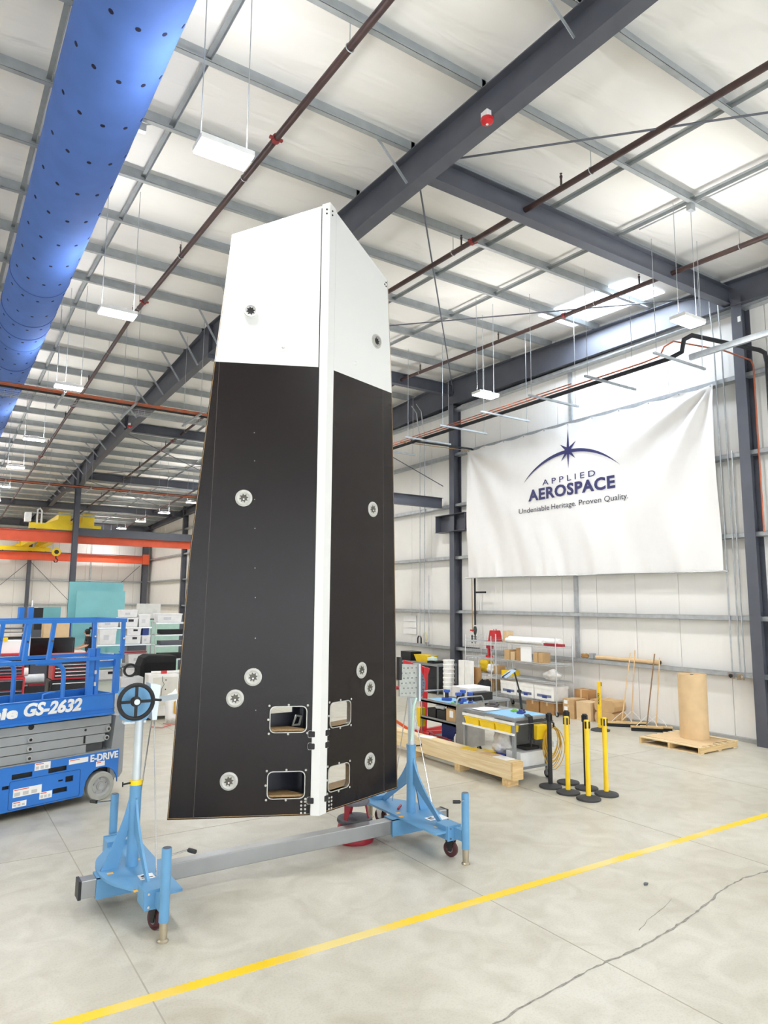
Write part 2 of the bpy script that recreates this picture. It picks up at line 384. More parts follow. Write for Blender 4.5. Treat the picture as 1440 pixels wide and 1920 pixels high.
def rafter(x):
    prof = [(YF, 8.05), (-1.8, 8.0), (2.0, 8.33), (8.0, 8.45), (16.0, 8.55), (24.7, 8.40), (30.0, 8.14), (33.2, 7.68), (34.5, 7.68), (38, 8.0), (45, 7.75), (YB, 7.5)]
    mb = MB(); t = 0.016; bf = 0.21
    top = [(YF, zp(YF)), (RIDGE, zp(RIDGE)), (YB, zp(YB))]
    mb.prism([(x-0.006, y, z) for y, z in prof]+[(x-0.006, y, z) for y, z in reversed(top)], (0.012, 0, 0))
    for (y0, z0), (y1, z1) in zip(prof, prof[1:]): mb.bar((x, y0, z0), (x, y1, z1), bf, t)
    for (y0, z0), (y1, z1) in zip(top, top[1:]): mb.bar((x, y0, z0-t/2), (x, y1, z1-t/2), bf, t)
    for y in (16, 24.7, 30, 33.2, 34.5):        # web stiffeners at the splices
        mb.box((x-bf/2, y-0.012, 7.7 if y > 31 else 8.3 if y > 29 else 8.45), (x+bf/2, y+0.012, zp(y)-0.01))
    return mb
for x in CXB: rafter(x).build('rafter', M_frame, ce)
# rafter along the banner wall
mb = MB(); xe = 12.99
prof = [(YF, 8.3), (7.1, 8.42), (16, 8.55), (25, 8.3), (YB, 7.6)]
top = [(YF, zp(YF)), (RIDGE, zp(RIDGE)), (YB, zp(YB))]
mb.prism([(xe-0.006, y, z) for y, z in prof]+[(xe-0.006, y, z) for y, z in reversed(top)], (0.012, 0, 0))
for (y0, z0), (y1, z1) in zip(prof, prof[1:]): mb.bar((xe, y0, z0), (xe, y1, z1), 0.28, 0.016)
for (y0, z0), (y1, z1) in zip(top, top[1:]): mb.bar((xe, y0, z0-.01), (xe, y1, z1-.01), 0.28, 0.016)
mb.build('rafter', M_frame, ce)
for yy in (7.3, 16.15, 25.0, 34.0, 42.8):          # eave struts between the frames
    zt = zp(yy)-0.02; h = 0.36 if yy < 8 else 0.34
    MB().ibeam((5.38, yy, zt-h-0.1), (12.98, yy, zt-h-0.1), h, 0.18).build('strut_beam', M_frame, ce)
    MB().ibeam((-2.24, yy, zt-h-0.1), (5.36, yy, zt-h-0.1), h, 0.18).build('strut_beam', M_frame, ce) if yy > 40 else None
# galvanised flange braces from purlins down to the rafter
for i, yy in enumerate(PY):
    if yy < 1 or yy > 47: continue
    near = yy < 15
    if near and i % 2 == 0: continue
    for x, sx in ((5.37, -1),)+(((5.37, 1),) if yy > 30 else ()):
        zb = 8.47 if yy < 27 else 8.25 if yy < 32 else 8.0
        MB().bar((x+sx*0.62, yy, zp(yy)+0.03), (x+sx*0.1, yy, zb+0.02), 0.05, 0.006, up=(0, 1, 0)).build('flange_brace', M_steel, ce)
# tension rods of the roof bracing
for a, b in (((5.5, 7.6, 8.75), (12.85, 15.9, 8.85)), ((12.85, 7.6, 8.75), (5.5, 15.9, 8.9)), ((5.5, 7.0, 8.62), (12.85, -1.4, 8.4)), ((5.5, 25.2, 8.45), (12.9, 33.7, 8.3)), ((12.9, 25.2, 8.45), (5.5, 33.7, 8.25)), ((5.5, 34.3, 8.2), (12.9, 42.6, 7.9)), ((12.9, 34.3, 8.2), (5.5, 42.6, 7.9))):
    MB().cyl(a, b, 0.014, 6).build('tension_rod', M_frame, ce)
MB().ibeam((XL, YB-0.3, 7.38), (XW-0.3, YB-0.3, 7.38), 0.42, 0.2).build('eave_beam', M_frame, ce)
# interior column
ic = MB(); hc = hcol(0, 0, 7.68, 0.32, 0.22, along='Y'); hc.box((-0.2, -0.25, 0), (0.2, 0.25, 0.03))
c1 = tag(hc.build('steel_column', M_frame, None, loc=(5.37, 33.85, 0)), 'dark grey interior steel column carrying the orange crane rail', 'column')
c2 = tag(hcol(0, 0, 7.68, 0.32, 0.22, along='Y').build('steel_column', M_frame, None, loc=(-2.25, 33.85, 0)), 'dark grey steel column further along the crane rail', 'column')

# ---- skylight panes (daylight)
M_sky = emis('daylight skylight pane', (0.80, 0.90, 1.0), 3.2)
for i, (x0, x1, y0, y1) in enumerate(((11.55, 12.72, 8.55, 11.1), (11.55, 12.72, 33.0, 36.0))):
    zm = zr((y0+y1)/2)-0.03; s = 0.0417*(y1-y0)/2*(1 if y0 < RIDGE else -1)
    o = MB().hexa([(x0, y0, zm-s), (x1, y0, zm-s), (x1, y1, zm+s), (x0, y1, zm+s), (x0, y0, zm-s+.02), (x1, y0, zm-s+.02), (x1, y1, zm+s+.02), (x0, y1, zm+s+.02)]).build('window_%d' % (i+1), M_sky)
    tag(o, ('bright translucent skylight pane in the roof above the banner wall', 'bright skylight pane in the roof far down the banner wall')[i], 'skylight', kind='structure')
    L = bpy.data.lights.new('skylight_daylight', 'AREA'); L.shape = 'RECTANGLE'; L.size = x1-x0; L.size_y = y1-y0; L.energy = SKY_W; L.color = (0.78, 0.88, 1.0)
    lo = bpy.data.objects.new('skylight_daylight', L); COL.objects.link(lo); lo.location = ((x0+x1)/2, (y0+y1)/2, zm-s-0.12)

# ---- unseen glazed doors added in the wall behind the photographer as fill light
M_doorfill = emis('added glowing door glazing', (0.86, 0.93, 1.0), 2.2)
for i, xc in enumerate((-7.2, -0.6, 6.0, 10.9)):
    w2 = 2.3 if xc < 8 else 1.6
    d = tag(MB().box((xc-w2-0.12, YF, 0), (xc-w2, YF+0.06, 4.9)).box((xc+w2, YF, 0), (xc+w2+0.12, YF+0.06, 4.9)).box((xc-w2, YF, 4.78), (xc+w2, YF+0.06, 4.9)).build('added_door_%d' % (i+1), M_frame), 'assumed glazed roll-up door behind the photographer, added for daylight fill', 'door', kind='structure')  # assumed door, out of view, added to bring in fill light
    for k in range(6): MB().box((xc-w2, YF+0.01, 0.05+0.79*k), (xc+w2, YF+0.03, 0.05+0.79*k+0.74)).build('pane', M_doorfill, d)  # glowing panes of the added door
    L = bpy.data.lights.new('added_door_fill', 'AREA'); L.shape = 'RECTANGLE'; L.size = 2*w2; L.size_y = 4.6; L.energy = DOOR_FILL_W*w2/2.3; L.color = (0.86, 0.93, 1.0)  # area light of the added door, lifts roof and hall brightness
    lo = bpy.data.objects.new('added_door_fill', L); COL.objects.link(lo); lo.location = (xc, YF+0.08, 2.4); lo.rotation_euler = (math.pi/2, 0, 0)

# ---- high-bay lamps on chains
UPL = 0.34  # share of lamp power in the upward light added to brighten the roof
M_led = emis('lit led diffuser', (1.0, 0.98, 0.94), 9.0)
lb = MB().box((-0.275, -0.14, 0.02), (0.275, 0.14, 0.075)); 
lb.box((-0.12, -0.06, 0.075), (0.12, 0.06, 0.12))
lamp_body = lb.mesh('lamp_body', M_white); lamp_led = MB().box((-0.265, -0.13, 0.0), (0.265, 0.13, 0.02)).mesh('diffuser', M_led); lamp_top = MB().box((-0.25, -0.125, 0.075), (-0.13, 0.125, 0.08)).box((0.13, -0.125, 0.075), (0.25, 0.125, 0.08)).mesh('added_uplight_strip', M_led)  # glowing top strips are added to go with the upward fill
def lamp(x, y, label, z=7.0, grp='high-bay lamps hanging from the roof'):
    t = thing('high_bay_lamp', label, 'lamp', (x, y, z), 0, grp)
    link('housing', lamp_body, t); link('diffuser', lamp_led, t); link('added_uplight_strip', lamp_top, t)
    for sx in (-0.24, 0.24):
        MB().cyl((sx, 0, 0.07), (sx, 0, zp(y)-z+0.05), 0.0055, 5).build('chain', M_steel, t)
    L = bpy.data.lights.new('lamp_light', 'AREA'); L.shape = 'RECTANGLE'; L.size = 0.53; L.size_y = 0.26; L.energy = LAMP_W; L.color = (1.0, 0.985, 0.955)
    lo = bpy.data.objects.new('lamp_light', L); COL.objects.link(lo); lo.parent = t; lo.location = (0, 0, -0.012); L.spread = math.pi
    L2 = bpy.data.lights.new('added_roof_fill', 'AREA'); L2.shape = 'RECTANGLE'; L2.size = 0.5; L2.size_y = 0.25; L2.energy = LAMP_W*UPL; L2.color = (1.0, 0.985, 0.955)  # upward fill added above each housing to lift the ceiling
    lu = bpy.data.objects.new('added_roof_fill', L2); COL.objects.link(lu); lu.parent = t; lu.location = (0, 0, 0.13); lu.rotation_euler = (math.pi, 0, 0)
    return t
LY = [6.3, 11.0, 15.55, 21.3, 26.2, 31.0, 35.6, 40.3, 45.0, 49.2]
ordw = ['first', 'second', 'third', 'fourth', 'fifth', 'sixth', 'seventh', 'eighth', 'ninth', 'tenth']
for i, y in enumerate(LY):
    lamp(2.15, y, '%s lit high-bay lamp in the row beside the blue duct, counted from the near end' % ordw[i])
for i, y in enumerate((6.19, 11.0, 15.75, 21.3, 26.2, 31.0, 35.6, 40.3, 45.0, 49.2)):
    lamp(9.78, y, '%s lit high-bay lamp in the row along the banner wall, counted from the near end' % ordw[i])
for i, y in enumerate(sorted(LY+[1.5, -3.5])): lamp(-5.45, y, 'assumed lit high-bay lamp out of view in the row beyond the blue duct'); lamp(-12.0, y, 'added lit high-bay lamp out of view along the far side wall')  # both rows lie out of view: first assumed, second added for fill
for x in (2.15, 9.78):
    for y in (1.5, -3.5): lamp(x, y, 'assumed lit high-bay lamp above the photographer, %s and %s' % ('duct row' if x < 5 else 'banner row', 'overhead' if y > 0 else 'behind'))  # unseen lamps, assumed to continue the two rows
# ================================================================== OVERHEAD SERVICES
# ---- blue fabric duct
M_duct = mat('blue duct fabric', '4f74c2', 0.8, 0, 0.06, 3, 0.15, 300)
M_hole = mat('dark duct opening', '151a3a', 0.9)
M_seam = mat('duct seam', '3a569c', 0.85)
DX, DZ, DR = 1.185, 8.135, 0.47
du = thing('fabric_duct', 'large blue perforated fabric air duct running under the roof', 'air duct', (DX, 0, DZ))
prof = []; y = YF+0.3
while y < 41: prof.append((DR+random.uniform(-0.003, 0.003), y)); y += 0.32
MB().lathe([(0.01, YF+0.3)]+prof+[(0.01, 41)], n=40, axis='y').build('duct_skin', M_duct, du, smooth=50)
hm = MB().lathe([(0.0001, 0.001), (0.026, 0.001), (0.026, -0.004)], n=12).mesh('vent_hole', M_hole)
for k in range(-3, 36):
    for a in (-58, -29, 1, 31, 60):
        t = math.radians(a); yy = 5.95+0.765*k
        o = link('vent_hole', hm, du, ((DR+0.0015)*math.sin(t), yy, -(DR+0.0015)*math.cos(t)), (0, math.pi-t, 0))
for yy in (12.6, 14.16, 14.94, 15.71, 17.2, 19.6, 24, 30):
    MB().tube([((DR+0.002)*math.sin(2*math.pi*i/40), yy, (DR+0.002)*math.cos(2*math.pi*i/40)) for i in range(40)], 0.008, 6, closed=True).build('seam', M_seam, du)
for yy in range(-4, 41, 4):
    MB().cyl((0, yy, DR-0.01), (0, yy, zp(yy)-DZ+0.05), 0.006, 5).build('hanger_wire', M_steel, du)

# ---- sprinkler mains
M_pipe = mat('dark brown sprinkler pipe', '4a3836', 0.45, 0.2, 0.15, 6)
M_cpl = mat('red coupling', '8c2f2f', 0.5)
def sprinkler(x, label, cps, heads, r=0.045):
    t = thing('sprinkler_pipe', label, 'pipe', (x, 0, 0), 0, 'sprinkler mains under the roof')
    mb = MB(); along_roof(0, YF, YB-0.3, -0.3, lambda p, q: mb.cyl(p, q, r, 12)); mb.build('pipe', M_pipe, t, smooth=40)
    for yy in cps:
        c = MB(); z = zp(yy)-0.3; c.cyl((0, yy-0.035, z), (0, yy+0.035, z), r+0.016, 12)
        for s in (-1, 1): c.box((s*(r+0.03)-0.018, yy-0.02, z-0.015), (s*(r+0.03)+0.018, yy+0.02, z+0.015))
        c.build('coupling', M_cpl, t)
    for yy in heads:
        z = zp(yy)-0.3; c = MB(); c.cyl((0, yy, z+r*.7), (0, yy, z+0.17), 0.016, 8); c.cyl((0, yy, z+0.17), (0, yy, z+0.2), 0.022, 8); c.cyl((0, yy, z+0.2), (0, yy, z+0.235), 0.008, 6); c.cyl((0, yy, z+.232), (0, yy, z+0.237), 0.02, 8); c.build('sprinkler_head', M_pipe, t)
    for i, yy in enumerate(PY):
        if i % 2 or yy > 50: continue
        z = zp(yy)-0.3; c = MB(); c.tube([(math.sin(2*math.pi*j/14)*(r+.006), yy, z+math.cos(2*math.pi*j/14)*(r+.006)) for j in range(14)], 0.006, 5, closed=True)
        c.cyl((0, yy, z+r), (0, yy, zp(yy)+0.02), 0.006, 5); c.build('hanger', M_steel, t)
    return t
sprinkler(3.42, 'brown sprinkler main passing behind the lit lamp near the blue duct', (7.95, 14.8, 23.5, 31), (12.2, 15.8, 21, 25, 29, 33))
sprinkler(7.35, 'dark sprinkler main crossing under the long rafter to the fairing top', (8.55, 17, 26), (6.55, 8.85, 12.5, 22, 27, 31, 35, 39))
sprinkler(11.1, 'dark sprinkler main running past the skylight near the banner wall', (9.9, 17.5, 27), (8.0, 12.0, 15.2, 22, 26, 30))

# ---- fire alarm strobes on the long rafter
for yy, lab in ((5.8, 'red fire alarm strobe on the long dark rafter'), (23.7, 'small red fire alarm strobe far along the dark rafter')):
    t = thing('fire_alarm', lab, 'fire alarm', (5.235, yy, 8.40))
    MB().box((-0.05, -0.055, -0.02), (0.02, 0.055, 0.07)).build('back_box', M_white, t)
    MB().lathe([(0.0001, -0.085), (0.04, -0.085), (0.075, -0.06), (0.08, -0.03), (0.075, -0.012), (0.0001, -0.012)], n=18).build('horn', M_red, t, smooth=40)
    MB().box((-0.012, -0.012, -0.094), (0.012, 0.012, -0.084)).build('strobe_lens', M_white, t)

# ---- strut trapezes with copper and insulated pipes
M_cu = mat('copper pipe', 'b4674c', 0.35, 0.6, 0.1, 8)
M_ins = mat('black pipe insulation', '2c2c30', 0.8)
M_strut = mat('galvanised strut channel', 'bfc6cc', 0.4, 0.5, 0.1, 10)
def trapeze(c, L, axis, label, grp):
    t = thing('strut_trapeze', label, 'pipe hanger', c, 0 if axis == 'X' else math.pi/2, grp)
    mb = MB(); mb.box((-L/2, -0.0205, -0.041), (L/2, -0.018, 0)); mb.box((-L/2, 0.018, -0.041), (L/2, 0.0205, 0)); mb.box((-L/2, -0.0205, -0.041), (L/2, 0.0205, -0.0385))
    mb.box((-L/2, -0.0205, -0.002), (L/2, -0.011, 0)); mb.box((-L/2, 0.011, -0.002), (L/2, 0.0205, 0)); mb.build('channel', M_strut, t)
    top = zp(c[1])-c[2]+0.05
    for s in (-1, 1): MB().cyl((s*(L/2-0.08), 0, -0.06), (s*(L/2-0.08), 0, top), 0.0055, 5).build('rod', M_steel, t)
    return t
RX = (10.19, 11.71)
for i, yy in enumerate((7.12, 8.63, 10.12, 11.63, 13.14, 14.62, 16.3)):
    trapeze(((RX[0]+RX[1])/2, yy, 6.9), RX[1]-RX[0], 'X', '%s strut hanger under the pipes beside the banner, from the near end' % ordw[i], 'strut hangers beside the banner')
ws = thing('strut_bracket', 'long grey strut channel reaching past the big column', 'pipe hanger', (10.98, 0, 6.9))
MB().box((-0.03, 4.9, -0.05), (0.03, 6.95, 0.05)).build('channel', M_strut, ws)
for yy in (5.2, 6.7): MB().cyl((0, yy, 0), (0, yy, zp(yy)-6.9+0.05), 0.006, 5).build('rod', M_steel, ws)
t = tag(MB().tube([(10.6, 17.4, 6.93), (10.6, 7.6, 6.93), (10.6, 7.28, 6.95), (10.62, 7.2, 7.1), (10.75, 7.1, 7.2), (11.9, 6.86, 7.2), (12.82, 6.86, 7.2), (12.9, 6.86, 7.1), (12.9, 6.86, 3.9)], 0.016, 8).build('copper_pipe', M_cu, smooth=40), 'thin copper pipe on the strut hangers, turning down beside the big column', 'pipe')
t = tag(MB().tube([(10.45, 17.4, 6.925), (10.45, 9.2, 6.925)], 0.012, 8).build('copper_pipe', M_cu, smooth=40), 'shorter thin copper line on the far strut hangers by the banner', 'pipe')
ip = thing('insulated_pipe', 'black insulated pipe on the strut hangers dropping down the wall', 'pipe', (0, 0, 0))
MB().tube([(10.84, 17.4, 6.945), (10.84, 7.25, 6.945), (10.86, 7.02, 7.0), (10.88, 6.98, 7.22), (11.0, 6.9, 7.3), (12.7, 6.62, 7.3), (12.84, 6.6, 7.27), (12.9, 6.6, 7.1), (12.9, 6.6, 3.0)], 0.042, 12).build('main_run', M_ins, ip, smooth=50)
MB().tube([(10.84, 15.28, 6.99), (12.85, 15.1, 6.99), (12.915, 15.1, 6.96), (12.935, 15.1, 6.85), (12.935, 15.1, 1.95)], 0.028, 12).build('branch', M_ins, ip, smooth=50)
MB().tube([(12.935, 15.1, 2.86), (12.935, 14.65, 2.86)], 0.027, 10).build('tee', M_ins, ip)
t = tag(MB().tube([(10.6, 15.45, 6.96), (12.86, 15.22, 6.96), (12.92, 15.22, 6.85), (12.935, 15.22, 1.75)], 0.012, 8).build('copper_pipe', mat('brass coloured line', 'a98a5e', 0.4, 0.5), smooth=40), 'brass coloured line dropping beside the black standpipe under the banner', 'pipe')
v = thing('pipe_valves', 'red and dark valve handles at the foot of the standpipe', 'valve', (12.93, 15.1, 1.72))
MB().lathe([(0.0001, 0.2), (0.04, 0.18), (0.055, 0.1), (0.04, 0.0), (0.02, -0.05), (0.0001, -0.05)], n=12).build('valve_body', mat('dark green valve', '33443f', 0.5), v, smooth=40)
MB().box((-0.05, -0.02, 0.06), (-0.03, 0.16, 0.1)).build('lever', M_red, v)
for dy in (0.0, 0.13):
    c = MB(); c.cyl((0, dy, -0.05), (0, dy, -0.28), 0.02, 8)
    for k in range(3): c.cyl((0, dy-0.05, -0.1-0.06*k), (0, dy+0.03, -0.1-0.06*k), 0.016, 6)
    c.build('manifold', M_black, v)

# pipe rack crossing the hall in front of the ridge, and one farther back
def cross_rack(y, z, xs, x0, x1, what):
    for i, x in enumerate(xs): trapeze((x, y+0.7, z), 1.5, 'Y', '%s strut hanger of the %s, from the blue duct' % (ordw[i], what), 'strut hangers of the '+what)
    for j, (dy, rr, mt, nm) in enumerate(((0.12, 0.02, M_cu, 'copper_pipe'), (0.24, 0.026, M_cu, 'copper_pipe'), (0.42, 0.055, M_ins, 'insulated_pipe'))):
        o = MB().cyl((x0, y+dy, z+rr), (x1, y+dy, z+rr), rr, 10).build(nm, mt, smooth=40)
        tag(o, ('thin copper pipe nearest the camera on the %s', 'thicker copper pipe on the %s', 'black insulated pipe on the %s')[j] % what, 'pipe')
cross_rack(15.82, 7.0, (0.62, 2.12, 3.6, 5.1, 6.6, 8.1), -13, 10.4, 'pipe rack under the ridge')
cross_rack(29.1, 7.0, (2.1, 3.58, 5.1, 6.6, 8.1, 9.6), -13, 12.6, 'pipe rack at the far end')
tr = thing('cable_tray', 'wire basket cable tray hanging behind the copper pipes', 'cable tray', (0, 17.0, 7.03), 0)
mb = MB()
for dy in (-0.12, -0.04, 0.04, 0.12): mb.cyl((-12, dy, 0), (9.9, dy, 0), 0.004, 4)
for dy in (-0.15, 0.15):
    for dz in (0.04, 0.09): mb.cyl((-12, dy, dz), (9.9, dy, dz), 0.004, 4)
tag(mb.build('long_wires', M_steel, tr), kind='stuff'); mb = MB()
x = -6.0
while x < 9.9:
    mb.tube([(x, -0.15, 0.1), (x, -0.15, 0), (x, 0.15, 0), (x, 0.15, 0.1)], 0.004, 4); x += 0.15
tag(mb.build('cross_wires', M_steel, tr), kind='stuff')

# ---- wall conduits
def conduit(pts, label, r=0.014):
    return tag(MB().tube(pts, r, 8).build('conduit', M_steel, smooth=40), label, 'conduit', 'steel conduits on the banner wall')
conduit([(12.3, 7.52, 8.86), (12.62, 7.52, 8.84), (12.7, 7.55, 8.75), (12.7, 7.55, 8.35), (12.95, 7.655, 7.9), (12.95, 7.655, 1.3)], 'steel conduit bending off the strut beam, nearer the banner edge')
conduit([(12.35, 7.42, 8.87), (12.72, 7.42, 8.85), (12.78, 7.42, 8.75), (12.78, 7.42, 8.3), (12.95, 7.5, 7.9), (12.95, 7.5, 1.3)], 'steel conduit bending off the strut beam, nearer the big column')
conduit([(12.945, 7.41, 5.55), (12.945, 7.41, 1.3)], 'short steel conduit right beside the big column')
for yy, zt, lab in ((17.75, 7.9, 'tall steel conduit on the wall left of the middle column, leftmost'), (17.5, 7.9, 'tall steel conduit on the wall left of the middle column, middle one'), (17.28, 3.4, 'short steel conduit on the wall beside the middle column')):
    pts = [(12.95, yy, zt), (12.95, yy, 1.3)]
    if zt > 5: pts = [(12.4, yy-0.3, 8.75), (12.7, yy-0.15, 8.6), (12.78, yy-0.1, 8.3)]+pts
    conduit(pts, lab)
for k, (yy, zz) in enumerate(((7.66, 1.22), (7.48, 1.21), (17.35, 1.3))):
    b = thing('outlet_box', ('round dark outlet on the low girt by the big column', 'silver outlet box on the low girt by the big column', 'chrome outlet cluster on the low girt by the middle column')[k], 'outlet', (12.93, yy, zz))
    MB().box((-0.03, -0.06, -0.05), (0.02, 0.06, 0.06)).build('box', M_chrome, b); MB().cyl((-0.05, 0, 0), (-0.03, 0, 0), 0.035, 12).build('socket', M_black if k == 0 else M_chrome, b)
for k, (x, yy) in enumerate(((1.95, 9.15), (1.45, 13.75), (1.5, 18.4), (1.5, 21.5), (9.72, 6.0))):
    b = thing('junction_box', ('grey electrical box on the purlin right of the blue duct', 'grey electrical box with bent conduits beside the blue duct', 'second grey box with bent conduits along the duct', 'third grey box with bent conduits along the duct', 'grey electrical box where the sag angle meets the purlin')[k], 'electrical box', (x, yy, zp(yy)-0.05))
    MB().box((-0.06, -0.04, -0.06), (0.06, 0.04, 0.05)).build('box', M_steel, b)
    for s in (-1, 1): MB().tube([(s*0.04, 0, 0.0), (s*0.05, 0, 0.06), (s*0.16, 0, 0.12)], 0.01, 6).build('conduit_stub', M_steel, b)
MB().cyl((9.72+0.06, -2, zp(-2)+0.02), (9.78, 7.0, zp(7)+0.02), 0.012, 6).build('roof_conduit', M_steel, ce)

# ================================================================== BANNER
bn = thing('wall_banner', 'wide white company banner with a navy star logo hung on the wall', 'banner', (12.855, 15.29, 0))
BW = 7.62
def bz(u, v):     # u along the wall 0..1 (left to right), v 0..1 up ; returns (depth, y, z)
    y = BW*u; zt = 6.975-0.02*u-0.04*abs(math.sin(math.pi*u*10)); z = 3.27-0.05*u
    zz = z+(zt-z)*v
    d = 0.0
    d += 0.020*math.sin(3.1*y+1.6*zz)*(1-0.85*math.exp(-((y-3.8)/2.3)**4-((zz-5.7)/1.1)**4))
    # long folds fanning down from the upper corners
    for cy, cz, a0, n, amp in ((7.6, 6.95, 0.0, 6, 0.055), (0.05, 6.95, 0.0, 4, 0.03)):
        dx, dzz = abs(y-cy), cz-zz; r = math.hypot(dx, dzz); a = math.atan2(dx, max(dzz, 1e-4))
        d += amp*math.sin(a*11+1.0)*math.exp(-((r-1.3)/1.5)**2)*min(1, r*2.5)
    d += 0.012*math.sin(17*y)*math.exp(-((zz-3.3)/0.25)**2)+0.008*math.sin(9*y+3*zz)*(1-math.exp(-((y-3.8)/2.3)**4-((zz-5.7)/1.1)**4))
    d = max(d, -0.042)
    return -d, -y, zz
NU, NV = 150, 72
mb = MB(); vs = [bz(i/NU, j/NV) for j in range(NV+1) for i in range(NU+1)]
mb.add(vs, [(j*(NU+1)+i, j*(NU+1)+i+1, (j+1)*(NU+1)+i+1, (j+1)*(NU+1)+i) for j in range(NV) for i in range(NU)])
o = mb.build('cloth', mat('white banner vinyl', 'ecebea', 0.5, 0, 0.01), bn, smooth=80)
M_ink = mat('navy banner ink', '2e2f63', 0.5, 0, 0.02); M_ink2 = mat('dark tagline ink', '45464f', 0.5, 0, 0.02)
def on_banner(me, u0, z0, name, letters=False):
    """lay a flat XY print (metres) on the cloth, x along the wall from u0, y up from z0"""
    bm = bmesh.new(); bm.from_mesh(me)
    xs = [v.co.x for v in bm.verts]; ys = [v.co.y for v in bm.verts]
    for lo, hi, ax in ((min(xs), max(xs), 0), (min(ys), max(ys), 1)):
        k = lo+0.06
        while k < hi:
            co = [0, 0, 0]; co[ax] = k; no = [0, 0, 0]; no[ax] = 1
            bmesh.ops.bisect_plane(bm, geom=bm.verts[:]+bm.edges[:]+bm.faces[:], plane_co=co, plane_no=no); k += 0.06
    for v in bm.verts:
        y, z = u0+v.co.x, z0+v.co.y; zt = 6.96-0.02*y/BW; zb = 3.27-0.05*y/BW
        q = bz(y/BW, (z-zb)/(zt-zb)); v.co = (q[0]-0.018, -y, z)
    me2 = bpy.data.meshes.new(name); bm.to_mesh(me2); bm.free()
    for m in me.materials: me2.materials.append(m)
    if not letters: return link(name, me2, bn)
    bm = bmesh.new(); bm.from_mesh(me2); seen = set()
    for v0 in bm.verts:                      # one object for each letter
        if v0 in seen: continue
        isl = {v0}; st_ = [v0]
        while st_:
            for e in st_.pop().link_edges:
                for v1 in e.verts:
                    if v1 not in isl: isl.add(v1); st_.append(v1)
        seen |= isl; idx = {v: k for k, v in enumerate(isl)}
        fs = {f for v in isl for f in v.link_faces}
        mm = bpy.data.meshes.new(name); mm.from_pydata([tuple(v.co) for v in isl], [], [tuple(idx[v] for v in f.verts) for f in fs]); mm.materials.append(me.materials[0]); link(name, mm, bn)
    bm.free()
def flat(poly, m):
    mb = MB(); mb.add([(x, y, 0) for x, y in poly], [tuple(range(len(poly)))])
    me = mb.mesh('flat', m); bm = bmesh.new(); bm.from_mesh(me); bmesh.ops.triangulate(bm, faces=bm.faces[:]); bm.to_mesh(me); bm.free(); return me
def fit_text(body, m, x0, x1, h, bold=0, space=1.0):
    me = text_mesh('print', body, 1.0, m, bold, 0.0, space=space)
    xs = [v.co.x for v in me.vertices]; cap = 0.73
    me.transform(Matrix.Translation((-min(xs), 0, 0))); sx = (x1-x0)/(max(xs)-min(xs)); me.transform(Matrix.Diagonal((sx, h/cap, 1, 1)))
    return me
on_banner(fit_text('APPLIED', M_ink, 2.956, 4.634, 0.15, 0.004, 1.55), 2.956, 5.53, 'letter', True)
on_banner(fit_text('AEROSPACE', M_ink, 2.443, 5.17, 0.285, 0.035, 1.08), 2.443, 5.19, 'letter', True)
for wd_, xa, xb in (('Undeniable', 2.104, 3.165), ('Heritage.', 3.235, 4.04), ('Proven', 4.125, 4.775), ('Quality.', 4.855, 5.519)):
    on_banner(fit_text(wd_, M_ink2, xa, xb, 0.135, 0.004), xa, 4.89, 'lettering_'+wd_.strip('.').lower())
cx, cy = 3.825, 6.275
star = []
for a, r in ((90, 0.565), (67, 0.10), (40, 0.32), (20, 0.105), (0, 0.16), (-20, 0.10), (-45, 0.32), (-68, 0.09), (-90, 0.445), (-112, 0.09), (-135, 0.32), (-160, 0.10), (180, 0.16), (160, 0.105), (142, 0.32), (113, 0.10)):
    t = math.radians(a); star.append((r*math.cos(t), r*math.sin(t)))
on_banner(flat(star, M_ink), cx, cy, 'logo_star')
def arc_z(x, sag): R = (1.531**2+sag**2)/(2*sag); return math.sqrt(R*R-x*x)-(R-sag)
xs = [-1.531+1.531*2*i/60 for i in range(61)]
on_banner(flat([(x, arc_z(x, 0.63)) for x in xs]+[(x, arc_z(x, 0.545)) for x in reversed(xs[1:-1])], M_ink), 3.815, 5.674, 'logo_arc')
MB().cyl((-0.02, 0.1, 3.265), (-0.02, -BW-0.12, 3.2), 0.012, 8).build('bottom_rod', M_alu, bn)
for i in range(11):
    u = i/10; q = bz(min(max(u, 0.006), 0.994), 0.995); MB().cyl((q[0]-0.012, q[1], q[2]-0.01), (q[0]+0.06, q[1], q[2]-0.01), 0.016, 8).build('grommet', M_steel, bn)
